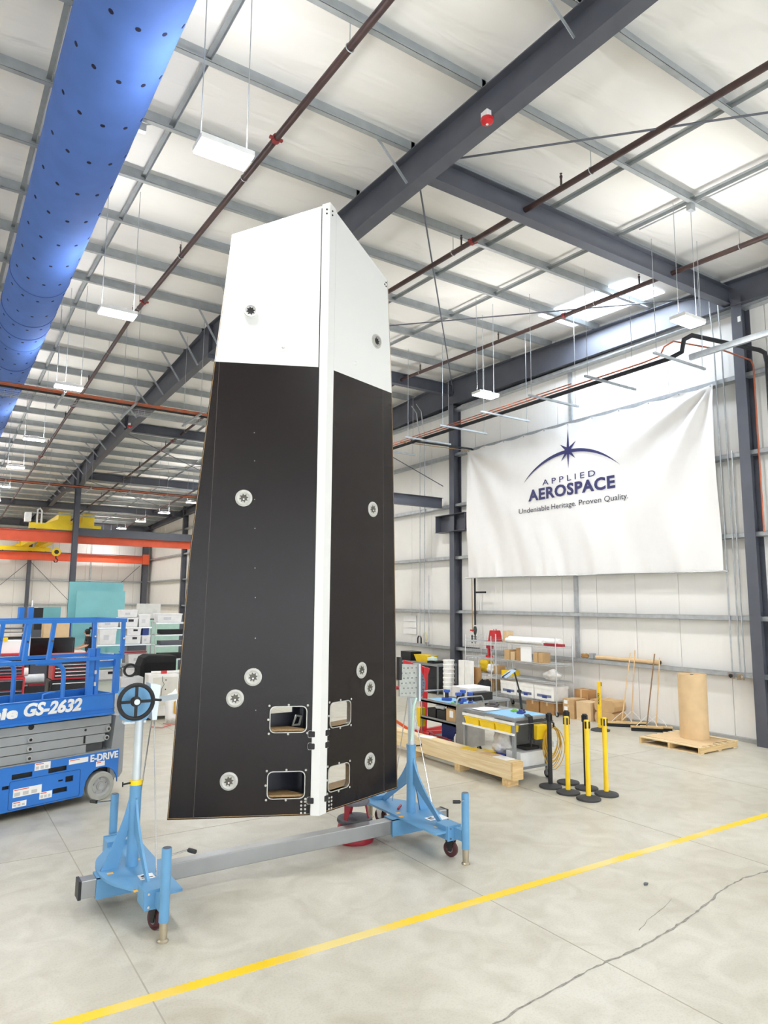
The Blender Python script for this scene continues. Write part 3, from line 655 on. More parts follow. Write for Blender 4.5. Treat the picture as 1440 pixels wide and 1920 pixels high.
# ================================================================== FAIRING PANEL ON ITS STAND
K = 1.0256
def zz(z): return 2.55-(2.55-z)*K
FX, FY = 3.2595, 6.098
fp = thing('fairing_panel', 'tall black and white folded composite fairing held upright on the blue stand', 'fairing panel', (FX, FY, 0))
aL, aR = math.radians(154.94), math.radians(18.61)
def face_mx(side):
    d = Vector((math.cos(aL), math.sin(aL), 0)) if side == 'L' else Vector((math.cos(aR), math.sin(aR), 0))
    x = -d if side == 'L' else d; z = x.cross(Vector((0, 0, 1)))
    return Matrix(((x.x, 0, z.x, 0), (x.y, 0, z.y, 0), (x.z, 1, z.z, 0), (0, 0, 0, 1)))
FM = {s: face_mx(s) for s in 'LR'}
def sgn(side): return -1 if side == 'L' else 1
def skin_mat():
    m = mat('black carbon skin', '191211', 0.27, 0, 0.10, 1.4, spec=0.32); nt = m.node_tree; N = nt.nodes; L = nt.links; b = N['Principled BSDF']
    tc = [n for n in N if n.type == 'TEX_COORD'][0]
    n2 = N.new('ShaderNodeTexNoise'); n2.inputs['Scale'].default_value = 170; n2.inputs['Detail'].default_value = 2; L.new(tc.outputs['Object'], n2.inputs['Vector'])
    bp = N.new('ShaderNodeBump'); bp.inputs['Strength'].default_value = 0.22; bp.inputs['Distance'].default_value = 0.004; L.new(n2.outputs['Fac'], bp.inputs['Height']); L.new(bp.outputs[0], b.inputs['Normal'])
    return m
M_skin = skin_mat(); M_fwhite = mat('white fairing paint', 'dadad7', 0.45, 0, 0.01, 2)
M_core = mat('tan honeycomb core edge', 'a5865a', 0.6, 0, 0.2, 60)
M_fit = mat('satin grey insert ring', 'b9b8b2', 0.4, 0.3, 0.08, 30); M_dark = mat('dark recess', '1c1a1a', 0.6); M_inner = mat('dark navy inner laminate', '20232e', 0.4, 0, 0.1, 3)
M_star = mat('olive metal star insert', '56534b', 0.4, 0.4, 0.2, 30)
EDGE = {'L': [(1.355, .6), (1.262, 3.0), (1.103, 4.89), (.98, 6.228)], 'R': [(1.209, .6), (1.168, 2.15), (1.114, 3.9), (1.076, 4.89), (.984, 6.187)]}
WIN = {'L': [(0.13, 1.347, 0.463, 1.576), (0.136, 0.757, 0.471, 0.99)], 'R': [(0.137, 1.36, 0.431, 1.588), (0.126, 0.774, 0.423, 0.998)]}
INS = {'L': [(.769, 5.434), (.775, 3.541), (.634, 1.852), (.793, 1.659), (.823, .921)], 'R': [(.791, 5.411), (.754, 3.535), (.597, 1.869), (.731, 1.683), (.742, .958)]}
SW = {'L': 0.075, 'R': 0.09}; ZTOP = 6.655; ZP = 4.89; TH = 0.045
def put(me, side, name, parent=fp, off=(0, 0, 0)):
    me.transform(FM[side]@Matrix.Translation(off)); return link(name, me, parent)
for side in 'LR':
    s = sgn(side); E = EDGE[side]
    def P(a, z): return (s*a*K, zz(z))
    sp = SW[side]; top_at = lambda a: ZTOP+(E[-1][1]-ZTOP)*a/E[-1][0]
    g = 0.004
    low = [P(sp+g, E[0][1])]+[P(a, z) for a, z in E if z <= ZP]+[P(sp+g, ZP)]
    upp = [P(sp+g, ZP)]+[P(a, z) for a, z in E if z >= ZP]+[P(sp+g, top_at(sp))]
    holes = [rrect(min(s*x0*K, s*x1*K), zz(y0), max(s*x0*K, s*x1*K), zz(y1), 0.045) for x0, y0, x1, y1 in WIN[side]]
    lo = put(plate('lower_skin', low, holes, TH, [M_skin, M_core], 1), side, 'lower_skin')
    lo['label'] = 'matte black carbon lower face'
    up = put(plate('upper_skin', upp, [], TH, [M_fwhite, M_core], 1), side, 'upper_skin'); up['label'] = 'white painted upper face'
    for x0, y0, x1, y1 in WIN[side]:
        a, b = sorted((s*x0*K, s*x1*K)); c, d = zz(y0), zz(y1)
        fr = put(plate('window_rim', rrect(a-0.008, c-0.008, b+0.008, d+0.008, 0.05), [rrect(a, c, b, d, 0.045)], TH+0.006, M_fit), side, 'window_rim', off=(0, 0, 0.004))
        m = (a+b)/2
        bolt = [(a-.012, d+.012), (b+.012, d+.012), (a-.012, c-.012), (b+.012, c-.012), (m, d+.018), (m, c-.018), (a-.02, (c+d)/2)]
        for q in bolt:
            put(MB().lathe([(0.0001, 0.005), (0.007, 0.005), (0.011, 0.002), (0.011, 0)], (q[0], q[1], 0), n=10).mesh('rim_bolt', M_fit), side, 'rim_bolt')
    for k, (a, z) in enumerate(INS[side]):
        c = P(a, z); hi = z > ZP
        ring = MB().lathe([(0.05, 0.004), (0.056, 0.009 if not hi else 0.02), (0.068, 0.009 if not hi else 0.02), (0.072, 0.005), (0.083, 0.004), (0.084, 0.0)], (c[0], c[1], 0), n=28)
        ri = put(ring.mesh('insert_ring', M_fwhite if (hi and side == 'L') else M_fit, 40), side, 'insert_ring')
        base = MB().lathe([(0.0001, 0.003), (0.052, 0.003)], (c[0], c[1], 0), n=24).mesh('insert_face', M_fwhite if (hi and side == 'L') else M_fit)
        put(base, side, 'insert_face', ri)
        st = []
        for i in range(16):
            r = 0.047 if i % 2 == 0 else 0.029; t = 2*math.pi*i/16+0.2; st.append((c[0]+r*math.cos(t), c[1]+r*math.sin(t)))
        put(plate('star_opening', st, [], 0.003, M_dark if hi else M_star), side, 'star_opening', ri, (0, 0, 0.006))
        if not hi:
            put(MB().lathe([(0.0001, 0.012), (0.008, 0.012), (0.01, 0.006)], (c[0], c[1]-0.012, 0), n=10).mesh('star_bolt', M_chrome), side, 'star_bolt', ri)
    # corner rivets, top bolts
    for i in range(4):
        for j in range(2):
            q = P(SW[side]+0.05+0.036*j, .622+.033*i)
            put(MB().lathe([(0.0001, 0.004), (0.009, 0.003), (0.011, 0)], (q[0], q[1], 0), n=10).mesh('rivet', M_fit), side, 'rivet')
    for a, z in ((E[-1][0]-.03, E[-1][1]-.03), (E[-1][0]-.03, E[-1][1]-.075), (E[-1][0]-.055, E[-1][1]-.06)):
        q = P(a, z); put(MB().lathe([(0.0001, 0.004), (0.009, 0.003), (0.011, 0)], (q[0], q[1], 0), n=10).mesh('corner_bolt', M_fit if side == 'L' else M_dark), side, 'corner_bolt')
    # black access slots either side of the spine
    for z in (1.325, 1.215, .73):
        q = P(SW[side]+0.0, z)
        put(plate('access_slot', rrect(q[0]-0.028, q[1]-0.027, q[0]+0.028, q[1]+0.027, 0.008), [], 0.006, M_dark), side, 'access_slot', off=(0, 0, 0.017))
        put(plate('slot_rim', rrect(q[0]+s*0.012-0.026, q[1]-0.034, q[0]+s*0.012+0.026, q[1]+0.034, 0.015), [rrect(q[0]+s*0.012-0.023, q[1]-0.031, q[0]+s*0.012+0.023, q[1]+0.031, 0.013)], 0.003, M_fit), side, 'slot_rim', off=(0, 0, 0.003))
    # thin edge trim line and long bonding seam
    ln = MB()
    for (a0, z0), (a1, z1) in zip(E, E[1:]):
        p, q = P(a0-0.008, z0+(0.012 if z0 < 1 else 0)), P(a1-0.008, z1); ln.bar((p[0], p[1], 0.0005), (q[0], q[1], 0.0005), 0.004, 0.003)
    p, q = P(SW[side]+0.01, .612), P(E[0][0]-0.008, .612); ln.bar((p[0], p[1], 0.0005), (q[0], q[1], 0.0005), 0.004, 0.003)
    put(ln.mesh('edge_trim', M_core), side, 'edge_trim')
    sm = MB(); p, q = P(E[0][0]-0.23, .62), P(E[0][0]-0.30, ZP); sm.bar((p[0], p[1], 0), (q[0], q[1], 0), 0.004, 0.002); put(sm.mesh('bond_seam', mat('seam line', '4a4340', 0.5)), side, 'bond_seam')
q = (-0.438*K, zz(5.077)); put(MB().lathe([(0.0001, 0.014), (0.012, 0.012), (0.018, 0.004), (0.045, 0.003), (0.046, 0)], (q[0], q[1], 0), n=20).mesh('painted_boss', M_fwhite, 40), 'L', 'painted_boss')
q = (0.44*K, zz(5.06)); put(MB().lathe([(0.0001, 0.012), (0.012, 0.01), (0.018, 0.003), (0.03, 0.0)], (q[0], q[1], 0), n=16).mesh('painted_boss', M_fwhite, 40), 'R', 'painted_boss')
for k in range(9):
    z = 1.55+0.33*k+0.05*(k % 2); put(MB().lathe([(0.0001, 0.002), (0.004, 0.0)], (-(0.60+0.012*k)*K, zz(z), 0), n=8).mesh('pin_hole', M_fit), 'L', 'pin_hole')
# white spine cap folding over the ridge, bonded to both faces
dl = Vector((math.cos(aL), math.sin(aL), 0)); dr = Vector((math.cos(aR), math.sin(aR), 0))
nl = Vector((-0.4236, -0.9058, 0)); nr = Vector((0.319, -0.9477, 0))
def ring_at(z, zl, zr_):
    o = 0.012; fwd = Vector((-0.055, -1, 0)).normalized()
    pl, pr = dl*SW['L']*K, dr*SW['R']*K
    return [pl+nl*o+Vector((0, 0, zl)), fwd*o*1.1+Vector((0, 0, z)), pr+nr*o+Vector((0, 0, zr_)), pr-nr*TH+Vector((0, 0, zr_)), -fwd*TH*1.1+Vector((0, 0, z)), pl-nl*TH+Vector((0, 0, zl))]
tl = ZTOP+(EDGE['L'][-1][1]-ZTOP)*SW['L']/EDGE['L'][-1][0]; trr = ZTOP+(EDGE['R'][-1][1]-ZTOP)*SW['R']/EDGE['R'][-1][0]
a, b = ring_at(.545, .55, .55), ring_at(zz(ZTOP)+.01, zz(tl)+.01, zz(trr)+.01)
mb = MB(); mb.add(a+b, [(5, 4, 3, 2, 1, 0), (6, 7, 8, 9, 10, 11)]+[(i, (i+1) % 6, 6+(i+1) % 6, 6+i) for i in range(6)])
mb.build('spine_cap', M_fwhite, fp)['label'] = 'white spine strip covering the fold'
for sd_, dd_, nn_, tz_ in (('L', dl, nl, tl), ('R', dr, nr, trr)):
    a_ = dd_*(SW[sd_]*K+0.004)+nn_*0.0015
    MB().bar(a_+Vector((0, 0, zz(ZP))), a_+Vector((0, 0, zz(tz_)-0.03)), 0.010, 0.006, up=tuple(nn_)).build('spine_seam', M_dark, fp)
for i in range(4):
    q = (dl*0.03+nl*0.013 if i < 2 else dr*0.03+nr*0.013)+Vector((0, 0, zz(6.58-.045*(i % 2)))); n_ = nl if i < 2 else nr
    MB().cyl(q-n_*0.004, q+n_*0.004, 0.010, 10).build('spine_bolt', M_dark, fp)
# ribs and spar inside, seen through the windows
for z in (0.74, 1.33, 2.6, 3.9, 5.2):
    f = 1-(z-.6)*0.055; w1, w2 = 1.15*f*K, 1.05*f*K; h = zz(z)+0.036
    poly = [dl*0.12-nl*(TH+.002), dl*w1-nl*(TH+.002), dl*w1*0.9-nl*0.20, dl*0.3-nl*0.22]
    for pl_ in (poly, [dr*0.12-nr*(TH+.002), dr*w2-nr*(TH+.002), dr*w2*0.9-nr*0.20, dr*0.3-nr*0.22]):
        MB().prism([p+Vector((0, 0, h-0.02)) for p in pl_], (0, 0, 0.02)).build('inner_rib', M_core if z < 2 else M_inner, fp)
MB().box((-0.012, 0.06, .58), (0.012, 0.34, 6.3)).build('inner_spar', M_inner, fp)
me = plate('inner_bracket', [(0, 0), (.085, 0), (.11, .09), (.04, .105)], [[(.015, .015), (.075, .015), (.092, .076), (.048, .088)]], .02, M_fit); me.transform(Matrix(((1, 0, 0, -.16), (0, 0, -1, .28), (0, 1, 0, zz(1.37)), (0, 0, 0, 1)))); link('inner_bracket', me, fp)
MB().box((-0.42, 0.40, 1.20), (0.24, 0.42, 1.455)).box((-0.10, 0.40, 1.455), (0.24, 0.42, 1.80)).build('inner_back_plate', M_inner, fp)
MB().box((-0.62, 0.40, 0.60), (0.2, 0.42, 1.10)).build('inner_back_plate', M_inner, fp)
MB().cyl((0.72, 0.30, 0.555), (0.72, 0.30, 2.0), 0.02, 8).build('inner_post', M_dark, fp)

# ---------------------------------------------------------------- blue rotation stand
M_blue = mat('sky blue stand paint', '6398c2', 0.38, 0.05, 0.05, 4)
M_maroon = mat('maroon caster wheel', '4b2226', 0.5); M_pole = mat('pale galvanised pole', 'c2cbd1', 0.4, 0.35, 0.05, 5)
M_stick = mat('orange warning sticker', 'f0b23a', 0.5); M_brushed = mat('worn chrome leg', 'b3a893', 0.35, 0.7, 0.1, 12)
st = thing('rotation_stand', 'light blue two-tower rotation stand joined by a long aluminium beam', 'stand', (3.15, 6.49, 0))
bm_ = MB().box((-1.92, -0.065, 0.11), (1.92, 0.065, 0.25)).build('beam', M_alu, st, bevel=0.006); bm_['label'] = 'square aluminium beam'
for s in (-1, 1): MB().box((s*1.92-0.012, -0.068, 0.107), (s*1.92+0.012, 0.068, 0.253)).build('end_cap', M_black, bm_)
def tower(sx, px):
    """sx=-1 left tower, +1 right one; px = pole x in stand coordinates"""
    out = sx
    pts = [(px-out*0.22, -0.72), (px-out*0.22, 0.72), (px+out*0.02, 0.74), (px+out*0.06, 0.62)]
    for i in range(13):
        t = math.radians(55-110*i/12); pts.append((px+out*(0.06+0.22*math.cos(t)*1.1-0.02), 0.5*math.sin(t)))
    pts += [(px+out*0.06, -0.62), (px+out*0.02, -0.74)]
    if out < 0: pts = pts[::-1]
    me = plate('base_plate', pts, [], 0.022, M_blue); me.transform(Matrix.Translation((0, 0, 0.285)))
    bp = link('base_plate', me, st)
    MB().box((px-0.30, -0.085, 0.092), (px+0.30, -0.067, 0.262)).box((px-0.30, 0.067, 0.092), (px+0.30, 0.085, 0.262)).box((px-0.30, -0.085, 0.251), (px+0.30, 0.085, 0.263)).build('beam_sleeve', M_blue, st)
    ct = MB().cyl((px, 0, 0.285), (px, 0, 0.97), 0.05, 20).build('lower_tube', M_blue, st, smooth=40)
    MB().cyl((px, 0, 0.965), (px, 0, 1.60 if out < 0 else 1.50), 0.037, 18).build('upper_tube', M_pole, st, smooth=40)
    MB().cyl((px, 0, 0.955), (px, 0, 0.995), 0.054, 20).build('clamp_collar', M_yel if out < 0 else M_blue, ct)
    MB().cyl((px+out*0.05, -0.01, 0.975), (px+out*0.12, -0.03, 0.975), 0.008, 8).cyl((px+out*0.12, -0.03, 0.955), (px+out*0.12, -0.03, 0.995), 0.006, 6).build('clamp_screw', M_black, ct)
    # curved gussets
    def gusset(dirv, L, H, w=0.09):
        n = 10; o_, i_ = [], []
        for k in range(n+1):
            t = k/n; o_.append((0.045+(L-0.045)*t**1.5, H*(1-t)+0.0)); 
        i_ = [(max(0.045, L-w), 0.0), (0.045, H*0.52)]
        poly = o_+i_
        holes = [circle(0.045+(L-0.045)*t**1.5-0.035, H*(1-t)+0.004, 0.005, 6) for t in (0.55, 0.64, 0.73, 0.82, 0.9)] if L > 0.4 else []
        me = plate('gusset', poly, holes, 0.02, M_blue); me.transform(Matrix.Translation((0, 0, 0.01)))
        d = Vector(dirv); mx = Matrix(((d.x, 0, -d.y if False else d.y, px), (d.y, 0, -d.x, 0), (0, 1, 0, 0.285), (0, 0, 0, 1)))
        me.transform(mx); return link('gusset', me, st)
    gusset((0, -1, 0), 0.60, 0.58); gusset((0, 1, 0), 0.60, 0.58); gusset((out, 0, 0), 0.26, 0.62, 0.14)
    for sy in (-1, 1):
        # outrigger: box bracket, jack leg, caster
        MB().box((px-0.09, min(sy*0.56, sy*0.74), 0.20), (px+0.09, max(sy*0.56, sy*0.74), 0.33)).build('outrigger_box', M_blue, st, bevel=0.005)
        pb = MB().box((px-0.085, min(sy*0.74, sy*0.755), 0.19), (px+0.085, max(sy*0.74, sy*0.755), 0.335)).build('bolt_plate', M_blue, st)
        for bx in (-0.055, 0.055):
            for bz_ in (0.215, 0.31): MB().cyl((px+bx, sy*0.755, bz_), (px+bx, sy*0.765, bz_), 0.01, 8).build('bolt', M_chrome, pb)
        jx, jy = px+0.03, sy*0.89
        MB().box((jx-0.035, min(sy*0.755, sy*0.87), 0.21), (jx+0.035, max(sy*0.755, sy*0.87), 0.315)).build('jack_arm', M_blue, st)
        jl = MB().cyl((jx, jy, 0.14), (jx, jy, 0.672), 0.038, 18).build('jack_tube', M_blue, st, smooth=40)
        MB().cyl((jx, jy, 0.672), (jx, jy, 0.676), 0.03, 16).build('jack_cap', M_frame, jl)
        MB().cyl((jx, jy, 0.012), (jx, jy, 0.15), 0.031, 16).lathe([(0.031, 0.02), (0.042, 0.01), (0.042, 0.0), (0.0001, 0.0)], (jx, jy, 0), 16).build('jack_foot', M_brushed, jl, smooth=40)
        hd = (1, 0.0) if (out < 0 and sy < 0) else (-1, -0.2) if out < 0 else (-0.8, -0.55) if sy < 0 else (0.4, 0.8)
        p0 = Vector((jx+hd[0]*0.03, jy+hd[1]*0.03, 0.612)); p1 = p0+Vector((hd[0]*0.14, hd[1]*0.14, 0.015)); sd = Vector((-hd[1], hd[0], 0)).normalized()
        MB().cyl(p0, p1, 0.007, 8).build('crank_arm', M_chrome, jl)
        MB().cyl(p1-sd*0.005, p1+Vector((hd[0]*0.03, hd[1]*0.03, 0))-sd*0.07, 0.017, 10).build('crank_grip', M_black, jl, smooth=40)
        cx_, cy_ = px+0.03, sy*0.655; ax = Vector((0.93, 0.36, 0)).normalized()
        cs = MB(); c0 = Vector((cx_, cy_, 0.078))
        cs.lathe([(0.03, -0.02), (0.06, -0.022), (0.078, -0.014), (0.078, 0.014), (0.06, 0.022), (0.03, 0.02)], (0, 0, 0), 24, axis='x')
        wh = cs.build('caster_wheel', M_maroon, st, smooth=40, loc=c0, rz=math.atan2(ax.y, ax.x))
        MB().cyl((-0.024, 0, 0), (0.024, 0, 0), 0.034, 14).build('wheel_hub', M_alu, wh)
        fk = MB()
        for e in (-1, 1): fk.hexa([Vector(v) for v in [(e*0.03-.003, -.02, -.02), (e*0.03+.003, -.02, -.02), (e*0.03+.003, .02, -.02), (e*0.03-.003, .02, -.02), (e*0.03-.003, -.045, .085), (e*0.03+.003, -.045, .085), (e*0.03+.003, .045, .085), (e*0.03-.003, .045, .085)]])
        fk.box((-0.033, -0.045, 0.08), (0.033, 0.045, 0.088)).cyl((0, 0, 0.088), (0, 0, 0.11-.068), 0.03, 10); fk.build('caster_fork', M_chrome if out > 0 and sy > 0 else M_black, wh)
        if sy < 0: MB().prism([(0.034, 0.02, 0.07), (0.034, 0.09, 0.10), (0.034, 0.10, 0.075), (0.034, 0.02, 0.03)], (0.02, 0, 0)).build('brake_pedal', M_black, wh)
        # tension rods from tower head to base
        MB().cyl((px-out*0.02+(0.10 if out < 0 else 0), sy*0.04, 1.50), (px+0.10*(1 if out < 0 else 0.2), sy*0.40, 0.30), 0.006, 6).build('tension_rod', M_chrome, st)
    for k, (sxp, syp) in enumerate(((-0.10, -0.58), (-0.2, -0.1), (-0.16, 0.02), (0.1, 0.1))):
        MB().box((px+sxp-0.025, syp-0.02, 0.285), (px+sxp+0.025, syp+0.02, 0.2865)).build('warning_sticker', M_stick, bp)
    lb_ = MB().box((px-0.02, -0.38, 0.285), (px+0.10, -0.27, 0.287)).build('data_plate', M_paper, bp)
    MB().box((px-0.005, -0.36, 0.287), (px+0.085, -0.345, 0.288)).box((px+0.0, -0.33, 0.287), (px+0.05, -0.29, 0.288)).build('data_print', M_black, lb_)
    return bp
tower(-1, -1.495); tower(1, 1.465)
# left head: gearbox, U bracket, handwheel
hx = -1.495
pts = [(-0.20, 0.10), (-0.205, -0.02), (-0.17, -0.13), (-0.08, -0.165), (0.05, -0.15), (0.115, -0.05), (0.13, 0.10), (0.12, 0.14), (-0.18, 0.14)]
me = plate('head_plate', pts, [], 0.02, M_blue); me.transform(Matrix(((1, 0, 0, hx), (0, 0, -1, -0.045), (0, 1, 0, 1.66), (0, 0, 0, 1)))); hp = link('head_plate', me, st)
MB().box((hx-0.13, -0.03, 1.60), (hx+0.05, 0.09, 1.78)).build('gearbox', M_blue, st, bevel=0.01)
MB().prism([(hx+0.10, -0.05, 1.50), (hx+0.14, -0.05, 1.50), (hx+0.16, -0.05, 1.80), (hx+0.07, -0.05, 1.82)], (0, 0.16, 0)).build('side_bracket', M_pole, st)
MB().box((hx-0.13, 0.0, 1.475), (hx+0.06, 0.08, 1.495)).build('head_foot', M_pole, st)
hw = MB(); wc = Vector((hx-0.085, -0.20, 1.69)); R_ = 0.142
hw.tube([(R_*math.cos(2*math.pi*i/36), 0, R_*math.sin(2*math.pi*i/36)) for i in range(36)], 0.018, 10, closed=True)
hwo = hw.build('handwheel_rim', M_rub, st, smooth=60, loc=wc)
for k in range(4):
    t = math.pi/2*k; MB().bar((0.02*math.cos(t), 0, 0.02*math.sin(t)), (R_*math.cos(t), 0, R_*math.sin(t)), 0.024, 0.016, up=(0, 1, 0)).build('spoke', M_rub, hwo)
MB().lathe([(0.0001, -0.028), (0.022, -0.028), (0.026, -0.02), (0.04, -0.015), (0.045, 0.02), (0.0001, 0.02)], n=20, axis='y').build('hub', M_rub, hwo, smooth=40)
MB().cyl((0, -0.033, 0), (0, -0.028, 0), 0.024, 18).build('hub_cap', M_pole, hwo)
MB().cyl((0.142, -0.01, 0.01), (0.19, -0.075, 0.01), 0.011, 8).build('wheel_knob', M_black, hwo)
MB().cyl((wc.x, -0.18, wc.z), (wc.x, -0.03, wc.z), 0.014, 10).build('wheel_shaft', M_chrome, st)
MB().bar((hx+0.1, 0.05, 1.66), (hx+0.40, 0.19, 1.66), 0.02, 0.05).build('trunnion_arm', M_pole, st)
# right head: perforated bracket and half-moon gusset
holes = [circle(0.03+0.05*i+(0.025 if j % 2 else 0), 0.05+0.055*j, 0.008, 8) for j in range(6) for i in range(4)]
me = plate('perforated_bracket', [(0, 0.02), (0.21, 0), (0.235, 0.36), (0, 0.375)], holes, 0.012, mat('perforated steel', '9d9f98', 0.45, 0.3, 0.12, 20))
me.transform(Matrix(((0.985, 0, 0.17, 1.318), (-0.17, 0, -0.985, 0.02), (0, 1, 0, 1.50), (0, 0, 0, 1)))); link('perforated_bracket', me, st)
moon = [(0.0, 0.0)]+[(0.075*math.sin(math.pi*i/10), 0.36*i/10) for i in range(1, 10)]+[(0.0, 0.36)]
me = plate('half_moon_plate', moon, [circle(0.06*math.sin(math.pi*t)-0.008, 0.36*t, 0.006, 6) for t in (0.25, 0.35, 0.45, 0.55, 0.65, 0.75)], 0.012, M_frame)
me.transform(Matrix(((0.985, 0, 0.17, 1.555), (-0.17, 0, -0.985, -0.03), (0, 1, 0, 1.46), (0, 0, 0, 1)))); link('half_moon_plate', me, st)
MB().box((1.535, -0.05, 1.46), (1.56, 0.06, 1.87)).build('bracket_post', M_pole, st)
MB().box((1.295, -0.01, 1.70), (1.33, 0.05, 1.95)).build('edge_clamp', M_black, st)
MB().tube([(1.49, -0.06, 1.5), (1.44, -0.08, 1.42), (1.43, -0.07, 1.2), (1.42, -0.06, 1.05)], 0.012, 8).build('green_hose', mat('pale green hose', 'bfe0cf', 0.5), st, smooth=40)
MB().box((1.52, -0.42, 0.286), (1.66, -0.28, 0.292)).build('paper_sheet', M_paper, st)
MB().bar((1.36, 0.10, 0.30), (1.44, 0.16, 0.315), 0.02, 0.02).build('hand_clamp', M_dred, st)

# ---------------------------------------------------------------- red step stool and jack under the fairing
sl = thing('step_stool', 'dark red drum step stool with a grey tread behind the beam', 'stool', (4.07, 6.78, 0))
MB().lathe([(0.0001, 0.0), (0.205, 0.0), (0.21, 0.03), (0.175, 0.20), (0.0001, 0.20)], n=28).build('drum', M_dred, sl, smooth=40)
MB().lathe([(0.0001, 0.235), (0.19, 0.235), (0.195, 0.21), (0.19, 0.20), (0.0001, 0.20)], n=28).build('tread', mat('grey rubber tread', '65656a', 0.8, 0, 0.1, 30, 0.3, 90), sl, smooth=40)
s2 = thing('small_stool', 'small red three-legged stool with a round grey seat on the drum', 'stool', (4.07, 6.78, 0.235))
for k in range(3):
    t = math.radians(200+120*k); c, d = Vector((math.cos(t), math.sin(t), 0)), Vector((-math.sin(t), math.cos(t), 0))
    a, b = c*0.15, c*0.12
    MB().hexa([a-d*0.02-c*.006, a+d*0.02-c*.006, a+d*0.02+c*.006, a-d*0.02+c*.006]+[b-d*0.045-c*.006+Vector((0, 0, .15)), b+d*0.045-c*.006+Vector((0, 0, .15)), b+d*0.045+c*.006+Vector((0, 0, .15)), b-d*0.045+c*.006+Vector((0, 0, .15))]).build('leg', M_dred, s2)
MB().lathe([(0.0001, 0.18), (0.155, 0.18), (0.16, 0.165), (0.155, 0.15), (0.0001, 0.15)], n=28).build('seat', mat('grey rubber seat', '74747a', 0.8, 0, 0.1, 30, 0.3, 90), s2, smooth=40)
jk = thing('screw_jack', 'small dark red screw jack standing on the stool seat', 'jack', (4.05, 6.76, 0.415))
MB().lathe([(0.0001, 0.0), (0.03, 0.0), (0.012, 0.03), (0.01, 0.10), (0.025, 0.14), (0.028, 0.15), (0.0001, 0.15)], n=14).build('jack_body', M_dred, jk, smooth=40)
# ================================================================== BLUE SCISSOR LIFT
M_lift = mat('lift blue enamel', '2f78cf', 0.35, 0, 0.05, 3); M_grey = mat('lift grey steel', '9ea2a4', 0.5, 0.1, 0.06, 3)
M_tire = mat('pale grey solid tyre', 'a9aaa2', 0.8, 0, 0.1, 8); M_silver = mat('silver wheel rim', 'b8b9b8', 0.45, 0.3, 0.1, 8)
M_dec = mat('white decal', 'f5f4f2', 0.5, 0, 0.02); M_decr = mat('red decal print', 'd9634a', 0.5); M_decg = mat('grey decal print', 'cdcbc8', 0.5)
lf = thing('scissor_lift', 'blue and grey scissor lift lowered, with white model lettering on its side', 'scissor lift', (2.28, 9.87, 0), math.radians(17.6))
def fplate(name, poly, holes, t, m, y, parent=lf):     # plate in the lift's side plane, front face at y
    me = plate(name, poly, holes, t, m); me.transform(Matrix(((1, 0, 0, 0), (0, 0, -1, y), (0, 1, 0, 0), (0, 0, 0, 1)))); return link(name, me, parent)
arch = [(-0.475, 0.10)]+[(-0.235-0.225*math.cos(math.radians(a)), 0.19+0.225*math.sin(math.radians(a))) for a in range(0, 181, 20)]
side = [(-2.44, 0.10), (-0.475, 0.10)]+arch[1:]+[(-0.005, 0.40), (-0.005, 0.61), (-2.44, 0.61)]
vents = [rrect(-1.36, 0.455, -1.12, 0.515, 0.006), rrect(-0.93, 0.455, -0.70, 0.515, 0.006), rrect(-0.71, 0.31, -0.61, 0.38, 0.004), rrect(-0.86, 0.20, -0.68, 0.26, 0.004), rrect(-0.80, 0.335, -0.74, 0.355, 0.004), rrect(-1.46, 0.36, -1.38, 0.40, 0.004)]
cs = fplate('chassis_side', side, vents, 0.02, M_lift, 0.0)
MB().box((-2.42, 0.03, 0.12), (-0.5, 0.75, 0.58)).build('chassis_core', M_black, lf)
fplate('chassis_side', side, [], 0.02, M_lift, 0.78)
MB().box((-2.44, 0.0, 0.605), (-0.02, 0.78, 0.618)).build('chassis_deck', M_grey, lf)
door = rrect(-1.38, 0.115, -0.52, 0.44, 0.02)
fplate('battery_door', door, [rrect(-1.375, 0.12, -0.525, 0.435, 0.018)], 0.004, mat('dark gap', '173d78', 0.6), -0.002)
for i, (a, b, c, d) in enumerate(((-1.33, 0.25, -1.00, 0.345), (-1.33, 0.135, -1.17, 0.20), (-1.02, 0.17, -0.87, 0.25), (-1.10, 0.515, -0.91, 0.60), (-0.68, 0.515, -0.43, 0.575), (-0.32, 0.43, -0.20, 0.49))):
    dd = MB().box((a, -0.003, c if False else b), (c, 0.0, d)).build('decal', M_dec, lf)
    MB().box((a+0.01, -0.0042, d-0.018), (a+(c-a)*0.55, -0.003, d-0.008)).build('decal_heading', M_decr, dd)
    if i in (0, 1, 2, 3):
        mb = MB()
        for k in range(3): mb.box((a+0.012+(c-a)*0.3*k, -0.004, b+0.012), (a+0.012+(c-a)*0.3*k+(c-a)*0.2, -0.003, b+(d-b)*0.55))
        tag(mb.build('decal_text', M_decg, dd), kind='stuff')
def lift_wheel(x, y, s):
    w_ = MB().lathe([(0.12, 0), (0.165, 0.0), (0.178, 0.012), (0.178, 0.10), (0.165, 0.11), (0.12, 0.11)], n=36, axis='y').build('wheel', M_tire, lf, smooth=35, loc=(x, y, 0.178))
    MB().lathe([(0.0001, 0.012), (0.05, 0.01), (0.055, 0.03), (0.10, 0.035), (0.122, 0.005), (0.122, 0.1), (0.0001, 0.1)], n=30, axis='y').build('wheel_rim', M_silver, w_, smooth=35)
    for k in range(5):
        t = 2*math.pi*k/5+0.3; MB().cyl((0.085*math.cos(t), 0.022, 0.085*math.sin(t)), (0.085*math.cos(t), 0.04, 0.085*math.sin(t)), 0.011, 8).build('lug_nut', M_steel, w_)
    MB().cyl((0, 0.004, 0), (0, 0.02, 0), 0.035, 14).build('hub', M_steel, w_, smooth=30)
